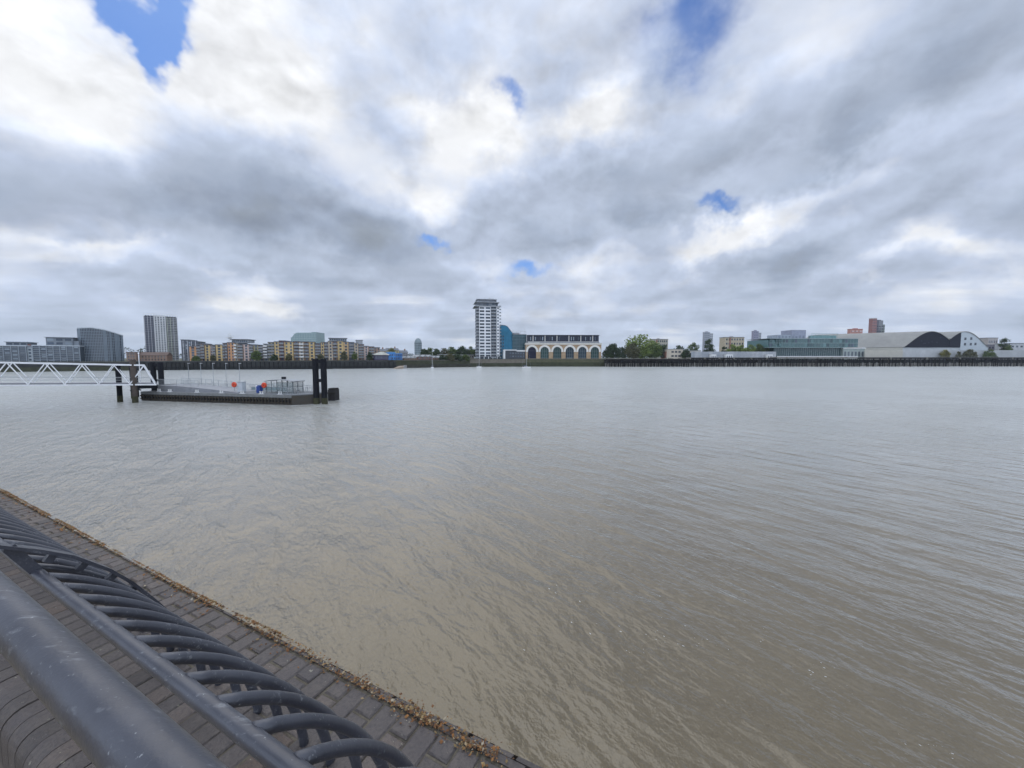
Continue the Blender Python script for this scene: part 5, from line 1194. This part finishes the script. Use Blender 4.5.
def build_right():
    # distant towers, haze mixed into their pale wall colours
    for (x0, x1, py, Y, m, lab, n, nf) in ((702, 712.4, 332.4, 900, mat('haze_grey', (.30, .31, .34), .8), 'pale grey distant tower block behind the poplar like tree', 3, 12),
            (751.2, 760.6, 331.4, 760, mat('haze_lilac', (.26, .25, .32), .8), 'lilac grey distant tower block above the green tree belt', 3, 11)):
        B = Bld('tower_block', lab, 'tower block', x0+1.2, x1, 0, 6, 'distant tower blocks', Y, Y); z = B.Z(py); xs = B.L*.64
        B.box('wall', m, 0, xs, 0, 6, 0, z); B.box('wall', mat('haze_pale', (.36, .37, .39), .8), xs+.02, B.L, .8, 6, 0, z-2.2); B.roof(r_grey, 0, xs-.4, 0, 6, z+.003, .2, .6); B.box('lift_room', m, xs*.3, xs*.7, 1.5, 4.5, z+.6, z+2.6)
        B.grid('window', w_grey, .3, xs-.2, 4, z-.5, n, nf, .55, .45, -.05); B.grid('side_window', w_grey, xs+.4, B.L-.2, 4, z-2.7, 2, nf, .5, .45, .76)
    for (x0, x1, py, Y, m, lab) in ((652.4, 667.6, 339.4, 480, mat('brick_beige_grey', (.34, .32, .26), .85), 'beige block of flats behind the right side of the big green tree'), (724.4, 743.6, 337.4, 480, mat('brick_cream', (.42, .36, .26), .85), 'cream block of flats above the left end of the green tree belt')):
        B = Bld('block_of_flats', lab, 'block of flats', x0, x1, 0, 13, 'beige blocks of flats', Y, Y); z = B.Z(py); L = B.L
        B.box('wall', m, 0, L, 0, 13, 0, z); B.roof(r_grey, 0, L, 0, 13, z+.003, .35, .45); B.grid('window', None, .6, L-.5, 1, z, 7, 5, .55, .45, -.04, .1, [w_dark, w_grey, w_blue]); B.box('stair_core', mat('brick_rust', (.28, .15, .11), .9), L*.22, L*.30, -.5, -.02, 0, z-.4); B.box('roof_tank', m_conc, L*.4, L*.52, 4, 8, z+.45, z+1.6)
    # long low pale building
    B = Bld('low_building', 'long low pale building with dark window openings behind the jetty', 'building', 666.6, 701, 14, 11)
    z = B.Z(349.4); L = B.L; B.box('wall', mat('render_sand', (.50, .44, .35), .85, .15, .3), 0, L*.47, 0, 11, 0, z); B.box('wall', mat('render_pale', (.46, .43, .36), .85, .15, .3), L*.47+.02, L, .6, 11, 0, B.Z(350.8)); B.roof(mat('roof_pale_grey', (.28, .29, .29), .8), 0, L*.46, 0, 11, z+.003, .3, .4); B.roof(mat('roof_pale_grey', (.28, .29, .29), .8), L*.49, L, .6, 11, B.Z(350.8)+.003, .3, .4)
    B.grid('window', w_dark, L*.12, L*.42, 1.5, z-.4, 3, 2, .7, .42, -.04); B.grid('window', w_dark, L*.5, L*.97, 1, z-1.6, 6, 1, .5, .5, .56); B.box('end_wall', mat('brick_rust', (.28, .15, .11), .9), -.3, -.01, 0, 11, 0, z-2)
    # grey hoarding along the bank, in panels
    B = Bld('hoarding', 'long pale grey hoarding along the bank between the low building and teal office', 'hoarding', 691, 776, 6, .3)
    z = B.Z(351.6); L = B.L; B.grid('panel', None, 0, L, 0, z, 24, 1, .985, 1, 0, .1, [mat('hoard_a', (.33, .345, .36), .8), mat('hoard_b', (.38, .39, .40), .8), mat('hoard_c', (.29, .31, .33), .8)])
    B.grid('post', m_conc, 0, L, 0, z+.2, 12, 1, .04, 1, .14, .14)
    # white van and boxes on the bank
    for i, (px, lab) in enumerate(((713.5, 'small white site cabin in front of the hoarding, below the poplar like tree'), (728.5, 'long white site cabin in front of the hoarding below the green tree belt'), (770, 'white site cabin at the right end of the hoarding'))):
        B = Bld('site_cabin', lab, 'site cabin', px-2.6, px+2.8+(1.5 if i == 1 else 0), 2.2, 2.6, 'white site cabins'); z = B.Z(354.4); B.box('wall', m_white, 0, B.L, 0, 2.6, .1, z); B.roof(m_conc, 0, B.L, 0, 2.6, z+.003, .08, .12); B.grid('window', w_grey, .3, B.L-.3, .8, z, 3, 1, .5, .4, -.02, .05)
    # teal glass office
    B = Bld('glass_office', 'long teal glass office building with rooftop frames behind the jetty', 'office building', 768, 857, 12, 30)
    L = B.L; X = B.X; tg = glass('office_teal', (.030, .085, .085), .12, .6); tl = glass('office_light', (.085, .165, .165), .15); td = glass('office_dark', (.020, .050, .052), .12)
    zlo, zmid, zt = B.Z(353.5), B.Z(347.4), B.Z(338.8)
    B.box('lower_storey', td, X(775), X(843), 2, 30, 0, zmid-.3); B.box('floor_slab', mat('slab_teal', (.22, .30, .29), .6), 0, X(846), -.4, 30, zmid-.3, zmid+.15)
    B.box('upper_storey', tg, X(780), L, 0, 30, zmid+.15, zt); B.box('upper_storey', tl, 0, X(780)-.02, 1.0, 30, zmid+.15, B.Z(339.8), label='paler glazed left end of the upper floors')
    B.grid('mullion', mat('mull_teal', (.12, .19, .19), .5), .2, L, zmid+.2, zt, 30, 1, .07, 1, -.05, .12); B.grid('lower_mullion', mat('mull_pale', (.26, .31, .30), .5), X(776), X(843), .3, zmid-.4, 32, 1, .10, 1, 1.94, .12)
    B.box('floor_band', mat('slab_teal', (.22, .30, .29), .6), 0, L, -.25, -.02, B.Z(343.2), B.Z(343.2)+.3)
    B.grid('pane', None, .4, L-.3, zmid+.3, zt-.2, 28, 2, .8, .8, -.03, .04, [tl, tg, td, tg, w_blue], skip=lambda i, j: random.random() < .35)
    B.box('roof', mat('roof_teal', (.30, .36, .36), .6), -.4, L+.3, -.5, 30.4, zt+.003, zt+.4)
    B.box('roof_block', mat('louvre_grey', (.27, .30, .34), .7), X(783), X(797), 8, 22, zt+.4, B.Z(334.4)); B.box('roof_block', mat('louvre_lilac', (.25, .265, .32), .7), X(797.4), X(811.6), 8, 22, zt+.4, B.Z(329.4)); B.grid('roof_louvre', mat('louvre_dark', (.17, .19, .22), .7), X(783), X(811), zt+.6, B.Z(335), 8, 1, .5, .8, 7.95, .08)
    q = MB()
    for f in rng(812, 838, 7): q.bar((X(f), 2, zt+.4), (X(f), 2, B.Z(333.6)), .16)
    q.bar((X(812), 2, B.Z(333.6)), (X(839), 2, B.Z(333.6)), .28); q.build('roof_frame', mat('frame_teal', (.20, .30, .30), .6), B.t)
    B.box('terrace_glass', tl, X(812.3), X(838.5), 3.5, 3.6, zt+.4, B.Z(335.2)); B.box('roof_block', mat('plant_teal', (.14, .19, .20), .6), X(823), X(836), 9, 18, zt+.4, B.Z(334.6))
    # brick towers far right
    B = Bld('brick_tower', 'short salmon brick tower block behind the left end of the double arched warehouse', 'tower block', 849, 861, 0, 6, 'red brick tower blocks', 620, 620); L = B.L; z = B.Z(329.4); sal = mat('brick_salmon', (.44, .22, .18), .85, .15, .2)
    B.box('wall', sal, 0, L, 0, 6, 0, z); B.roof(mat('roof_red', (.30, .12, .10), .8), 0, L, 0, 6, z+.003, .3, .8); B.box('lift_room', mat('brick_red', (.36, .13, .11), .85), L*.34, L*.66, 1.5, 4.5, z+.8, z+1.9); B.grid('balcony', mat('balcony_pale', (.55, .45, .42), .8), .5, L-.5, 6, z-.5, 3, 8, .5, .35, -.4, .8); B.grid('window', w_grey, .5, L-.5, 6, z-.4, 6, 8, .35, .4, -.04)
    B = Bld('brick_tower', 'tall tower block, dull red on its left half and stepped grey on its right', 'tower block', 870, 883.4, 0, 6, 'red brick tower blocks', 620, 620); L = B.L; z = B.Z(318.6); X = B.X
    B.box('wall', mat('brick_dull_rose', (.27, .14, .13), .85, .15, .2), 0, X(874.6), 0, 6, 0, z); B.box('wall', mat('panel_slate', (.115, .115, .135), .8), X(874.6)+.02, X(879), .5, 6, 0, B.Z(320.2)); B.box('wall', mat('panel_sage', (.19, .215, .20), .8), X(879)+.02, L, 1, 6, 0, B.Z(324.4)); B.box('wall', mat('panel_grey', (.20, .205, .215), .8), X(876.8), X(881), .3, .48, B.Z(330), B.Z(320.4))
    B.roof(mat('roof_pale', (.46, .44, .42), .8), 0, X(874.6)-.4, 0, 6, z+.003, .2, 1.0); B.roof(r_grey, X(874.8)+.4, X(879)-.3, .5, 6, B.Z(320.2)+.003, .2, .6)
    B.grid('window', w_grey, .4, X(874.4), 4, z-.5, 3, 14, .4, .4, -.04); B.grid('side_window', w_dark, X(874.8), L-.3, 4, B.Z(325), 5, 12, .5, .45, .24, .06)
    # double arched warehouse
    B = Bld('twin_arched_warehouse', 'large pale roofed warehouse with two curved dark gables, the right one half glazed', 'warehouse', 856, 988, 34, 20)
    X = B.X; L = B.L; ze = B.Z(347.4, 900); zr = B.Z(331.4, 920)
    rfm = mat('roof_fibre', (.26, .255, .23), .8, .12, .12, tint=(.21, .205, .19)); gab = mat('gable_navy', (.008, .009, .017), .75, .3, .3)
    def arch_pts(xa, xb, lo, hi, n=40):
        out = []
        for i in range(n+1):
            f = i/n; s_ = math.sin(math.pi*f)
            prof = .80*s_+.20*.5*(1-math.cos(2*math.pi*f)); x = xa+(xb-xa)*f
            if lo-.01 <= x <= hi+.01: out.append((x, ze+(zr-ze)*prof))
        return out
    D = 95.0
    x0, xm, xe = X(902), X(945.5), X(987)
    # the halls run obliquely back to the left
    sk = -1.15
    xv = X(948.2)
    for (xa, xb, nm) in ((x0, X(957.5), 0), (X(938.6), xe, 1)):
        pts = arch_pts(xa, xb, -1e9 if nm == 0 else xv, xv if nm == 0 else 1e9); r_ = MB()
        for (p, q) in zip(pts, pts[1:]):
            r_.add([(p[0], -.6, p[1]+.25), (q[0], -.6, q[1]+.25), (q[0]+sk*D*.62, D*.62, q[1]+.25), (p[0]+sk*D*.62, D*.62, p[1]+.25), (p[0], -.6, p[1]-.3), (q[0], -.6, q[1]-.3)], [(0, 1, 2, 3), (0, 4, 5, 1)])
        r_.build('roof', rfm, B.t)
        if nm == 0:
            g = MB(); g.prism([(x, z) for x, z in pts]+[(pts[-1][0], ze)], 0, .4); g.build('gable', gab, B.t)
            g = MB(); rr = random.Random(4)
            for k in range(7): x = xa+(xb-xa)*rr.uniform(.3, .7); z = ze+(zr-ze)*rr.uniform(.2, .7); g.box(x-.5, x+.5, -.05, -.004, z, z+.35)
            g.build('gable_marks', mat('gable_mark', (.10, .10, .14), .7), B.t)
        else:
            k = min(range(len(pts)), key=lambda i: abs(pts[i][0]-X(959.4)))
            g = MB(); g.prism([(pts[0][0], ze)]+pts[:k+1]+[(pts[k][0], ze)], 0, .4); g.build('gable', gab, B.t)
            g = MB(); g.prism([(pts[k][0]+.02, ze-4)]+[(pts[k][0]+.02, pts[k][1])]+pts[k+1:]+[(pts[-1][0], ze-4)], -.1, .38); g.build('gable', mat('gable_pale', (.42, .46, .48), .7, .12, .2), B.t, label='pale windowed right half of the second gable')
            q = MB(); q.box(-1.05, 1.05, -.08, .08, -1.25, 1.25); me = q.data('window', w_dark)
            for (px, py) in ((963.6, 338.8), (969.4, 338.6), (963.6, 344.2), (969.4, 344.2), (974, 344)): inst(me, 'window', B.t, (X(px), -.15, B.Z(py, px)))
    # side wall of the left hall, under the long roof slope
    q = MB(); q.add([(x0, 0, 0), (x0, 0, ze), (x0+sk*D*.62, D*.62, ze), (x0+sk*D*.62, D*.62, 0)], [(0, 1, 2, 3)]); q.build('side_wall', mat('side_wall_cream', (.46, .44, .38), .8, .1, .2), B.t)
    B.box('plinth_wall', mat('plinth_grey', (.40, .42, .43), .8, .15, .2), x0+.02, xe, .41, 1.0, 0, ze)
    # lower shed and bank walls
    B = Bld('shed', 'low white roofed shed between the teal office and the double arched warehouse', 'shed', 842.5, 864.5, 12, 8); z = B.Z(348); B.box('wall', mat('shed_green_grey', (.30, .34, .32), .8), .3, B.L, 0, 8, 0, z-.5); B.box('roof', m_white, -.3, B.L+.4, -.5, 8.4, z-.497, z+.1); B.grid('window', w_grey, .6, B.L-.4, .6, z-1, 6, 1, .5, .5, -.03)
    B = Bld('bank_wall', 'pale concrete wall along the bank below the curved gables', 'wall', 864.6, 1030, 7, .6); z = B.Z(349.2, 940); L = B.L; X = B.X; B.box('wall', mat('bank_cream', (.42, .40, .34), .85, .12, .2), 0, X(902.5), 0, .6, 0, B.Z(350.4, 880)); B.box('wall', mat('bank_grey', (.40, .41, .41), .85, .15, .2), X(902.5)+.02, X(950), .3, .9, 0, z-.3); B.box('wall', mat('bank_grey2', (.36, .37, .37), .85, .15, .2), X(950)+.02, L, .1, .7, 0, B.Z(350.2, 990))
    B.box('coping', m_conc, -.1, L+.1, -.1, 1.0, z+.05, z+.051+.0) if False else None
    # small buildings at the right edge
    for (x0, x1, py, dy, m, lab) in ((986.6, 996.4, 338, 150, mat('block_mushroom', (.36, .33, .31), .85), 'small mushroom grey block right of the windowed gable'), (1009, 1032, 343.6, 40, mat('block_pale', (.40, .41, .42), .85), 'pale flat roofed building cut off by the right edge of the photo'), (984, 1000, 345, 60, mat('roof_mauve', (.20, .19, .21), .8), 'low dark mauve building in front of the mushroom grey block')):
        B = Bld('low_block', lab, 'building', x0, x1, dy, 12, 'buildings at the right edge'); z = B.Z(py); B.box('wall', m, 0, B.L, 0, 12, 0, z); B.roof(r_grey, 0, B.L, 0, 12, z+.003, .3, .5); B.grid('window', None, .5, B.L-.5, 1.5, z-.6, 5, 3, .5, .4, -.04, .1, [w_grey, w_dark])
build_right()

def build_jetties():
    tim = mat('jetty_timber', (.018, .016, .015), .9, .45, .6); conc = mat('jetty_deck', (.22, .21, .19), .9, .25, .3); paleb = mat('jetty_pale', (.50, .50, .47), .8, .15, .3)
    J = [(606, 690, 3.9, 6.9, 'ragged timber jetty with close set piles in front of the big green tree', 36, 0), (691, 776, 4.6, 8.0, 'dark jetty with pale concrete deck in front of the grey hoarding', 32, 1), (777, 857, 4.6, 8.5, 'jetty with a white edge beam in front of the teal glass office', 26, 2), (858, 1060, 4.4, 8.2, 'long dark jetty below the twin arched warehouse running out of the photo', 56, 3)]
    rnd = random.Random(9)
    for (x0, x1, zb, zt, lab, n, ty) in J:
        B = Bld('jetty', lab, 'jetty', x0, x1, -9, 9, 'timber jetties on the far bank', base=0); L = B.L; t = B.t
        B.box('deck', conc if ty else mat('jetty_deck_dark', (.11, .105, .09), .9, .4, .3), 0, L, 0, 8.6, zt-.75, zt)
        B.box('edge_beam', tim if ty != 2 else conc, 0, L, -.35, -.01, zt-1.5, zt-.15)
        if ty == 2:
            B.box('white_beam', m_white, -.2, L+.2, -.6, -.36, zt-.05, zt+.55)
        if ty == 0:
            q = MB()
            for k in range(40): xx = rnd.uniform(0, L); q.box(xx, xx+rnd.uniform(.4, 2), rnd.uniform(.1, 4), rnd.uniform(4.1, 6), zt+.003, zt+rnd.uniform(.2, .9))
            q.build('deck_rubble', mat('rubble', (.20, .20, .16), .9, .4, .6), t)
        mes = []
        for hh in (zt-.8, zt-.8, zt-1.2):
            q = MB(); q.tube([(0, 0, -2), (rnd.uniform(-.06, .06), 0, hh)], [.30, .27], 8); mes.append(q.data('pile', tim))
        q = MB(); q.tube([(0, 0, -2), (0, 0, 3.3)], [.48, .48], 10); q.tube([(0, 0, 3.3), (0, 0, 3.5)], [.5, .42], 10); fat = q.data('pile', mat('pile_concrete', (.24, .235, .21), .9, .4, .5)); q = MB(); q.tube([(0, 0, -2), (0, 0, zt-.8)], [.34, .32], 8); mes.append(q.data('pile', mat('pile_grey', (.07, .066, .058), .9, .4, .5)))
        for row, yy in enumerate((.4, 7.0)):
            for k in range(n if row == 0 else int(n*.7)):
                m_ = n if row == 0 else int(n*.7)
                xx = L*(k+.5+rnd.uniform(-.28, .28))/m_; o = inst(rnd.choice(mes) if (ty < 1 or row or rnd.random() < (.80 if ty == 1 else .66)) else fat, 'pile', t, (xx, yy, 0), rnd.uniform(0, 6))
                if ty == 0 and row == 0: o.scale = (1, 1, rnd.uniform(.9, 1.12))
        br = MB()
        for k in range(n//2): xx = L*k/(n//2); br.bar((xx, .1, 1.2), (xx+L/(n//2)*.9, .1, zt-1.6), .22)
        br.build('brace', tim, t)
        B.box('waling', tim, 0, L, .0-.02, .18, zt*.45, zt*.45+.35)
        if ty in (1, 2, 3):
            q = MB(); hh = 1.0
            for k in range(int(L/3)): q.box(L*k/int(L/3), L*k/int(L/3)+.06, .2, .26, zt+.003, zt+hh)
            q.box(0, L, .21, .25, zt+hh, zt+hh+.06); q.build('railing', galv, t)
        # pale fender pads hung on some piles
        q = MB(); q.box(-.7, .7, -.62, -.36, -1.1, 0); pad = q.data('fender_pad', mat('pad', (.15, .14, .11), .9, .4, .6))
        if ty: 
            for k in range(5): inst(pad, 'fender_pad', t, (L*(k+rnd.uniform(.2, .8))/5, 0, zt-.2))
build_jetties()

def build_boats():
    sp = [(432.3, 367.6, 3.6, 352.0, 'small white moored yacht with a bare mast in front of the brick sheds'), (479, 366.9, 6.4, 341, 'white moored yacht with tall mast below the left edge of the white tower'), (526.3, 367.3, 11, 334, 'largest white moored yacht, its tall mast crossing the corner of the arched warehouse')]
    for (px, py, wpx, pm, lab) in sp:
        p = at_z(px, py+.55, 0); k = wpx*.8*p.y/F; t = thing('yacht', lab, 'yacht', (p.x, p.y, 0), R(4), 'moored yachts')
        h = MB(); n = 9
        for i in range(n):
            f = i/(n-1); x = (f-.5)*k; w = k*.15*(math.sin(math.pi*min(1, f*.8+.2))**.8)
            zt = .55+.35*f**2+.1*(1-f)
            h.v += [(x, -w, zt), (x, -w*.8, 0), (x, 0, -.45), (x, w*.8, 0), (x, w, zt)]
        for i in range(n-1):
            for j in range(4): h.f.append((i*5+j, (i+1)*5+j, (i+1)*5+j+1, i*5+j+1))
            h.f.append((i*5+4, (i+1)*5+4, (i+1)*5, i*5))
        h.f.append((0, 1, 2, 3, 4)); h.f.append(tuple((n-1)*5+j for j in (4, 3, 2, 1, 0)))
        h.build('hull', mat('gelcoat', (.78, .78, .76), .35, .06, 1), t)
        c = MB(); c.prism([(-k*.22, .6), (k*.16, .7), (k*.08, 1.15), (-k*.2, 1.1)], -k*.09, k*.09); c.build('cabin', m_white, t)
        q = MB(); q.box(-k*.16, k*.05, -k*.092, -k*.0905, .82, 1.0); q.build('cabin_window', w_dark, t)
        H = at_y(px, pm, p.y).z; q = MB(); q.tube([(k*.04, 0, .6), (k*.04, 0, H)], [.09, .06], 8); q.build('mast', mat('mast_alloy', (.60, .61, .62), .4), t)
        q = MB(); q.tube([(k*.04, 0, 1.7), (-k*.34, 0, 1.8)], .12, 6); q.build('boom', mat('sail_cover', (.10, .12, .2), .7), t)
        q = MB(); q.tube([(k*.04, 0, H), (k*.48, 0, .95)], .03, 5, False); q.tube([(k*.04, 0, H), (-k*.49, 0, .7)], .03, 5, False); q.build('stay', galv, t)
    # upturned dinghy / slip on the foreshore
    p = at_z(399, 368.7, 0); t = thing('slipway', 'small pale brown slipway running down to the water below the bright blue building', 'slipway', (p.x, p.y, 0))
    q = MB(); q.add([(-5.5, .4, -.4), (3.2, .4, -.2), (3.2, 7, 2.0), (-2.2, 7, 1.8), (3.2, .4, 1.5), (3.2, 7, 2.2)], [(0, 1, 4), (0, 4, 5, 3), (1, 2, 5, 4), (0, 3, 2, 1)]); q.build('ramp', mat('slip', (.26, .21, .16), .9, .3, .5), t)
    q = MB(); q.box(3.21, 3.6, .3, 7, -.3, 2.4); q.build('kerb', m_conc, t)
build_boats()

# --- white flecks laid on the near water to paint in sun glints
def build_glints():
    rnd = random.Random(21); m, nt, b = base_mat('glint'); b.inputs['Base Color'].default_value = (.62, .62, .58, 1); b.inputs['Roughness'].default_value = .6
    f = MB()
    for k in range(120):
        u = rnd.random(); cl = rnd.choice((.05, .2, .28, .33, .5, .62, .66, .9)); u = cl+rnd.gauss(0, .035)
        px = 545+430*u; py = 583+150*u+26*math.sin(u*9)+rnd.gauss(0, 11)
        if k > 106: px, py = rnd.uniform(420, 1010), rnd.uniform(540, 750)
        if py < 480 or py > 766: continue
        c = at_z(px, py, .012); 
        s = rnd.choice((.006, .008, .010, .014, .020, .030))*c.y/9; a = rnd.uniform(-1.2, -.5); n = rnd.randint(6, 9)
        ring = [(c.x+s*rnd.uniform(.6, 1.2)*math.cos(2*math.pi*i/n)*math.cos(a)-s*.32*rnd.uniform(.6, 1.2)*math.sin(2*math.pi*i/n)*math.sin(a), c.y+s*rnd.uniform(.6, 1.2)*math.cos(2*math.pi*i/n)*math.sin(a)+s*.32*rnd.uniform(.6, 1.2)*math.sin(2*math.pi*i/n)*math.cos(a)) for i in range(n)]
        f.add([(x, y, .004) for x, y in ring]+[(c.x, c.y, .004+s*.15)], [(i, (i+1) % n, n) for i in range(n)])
    stuff(f.build('glint_flecks', m), 'scattered white flecks laid on the brown water as painted sun glints', 'glint')
build_glints()

# --- the thin river haze between the banks
def build_haze():
    m = bpy.data.materials.new('haze'); m.use_nodes = True; n = m.node_tree.nodes; n.clear()
    o = n.new('ShaderNodeOutputMaterial'); v = n.new('ShaderNodeVolumePrincipled'); v.inputs['Color'].default_value = (.80, .88, 1.0, 1); v.inputs['Density'].default_value = HAZE; v.inputs['Anisotropy'].default_value = .3
    m.node_tree.links.new(v.outputs[0], o.inputs['Volume'])
    b = MB(); b.box(-9200, 9200, -200, 9200, -1, 75); h = b.build('haze', m); h['kind'] = 'stuff'; h['label'] = 'thin pale haze over the river softening the far bank'; h['category'] = 'haze'
HAZE = .00009
build_haze()
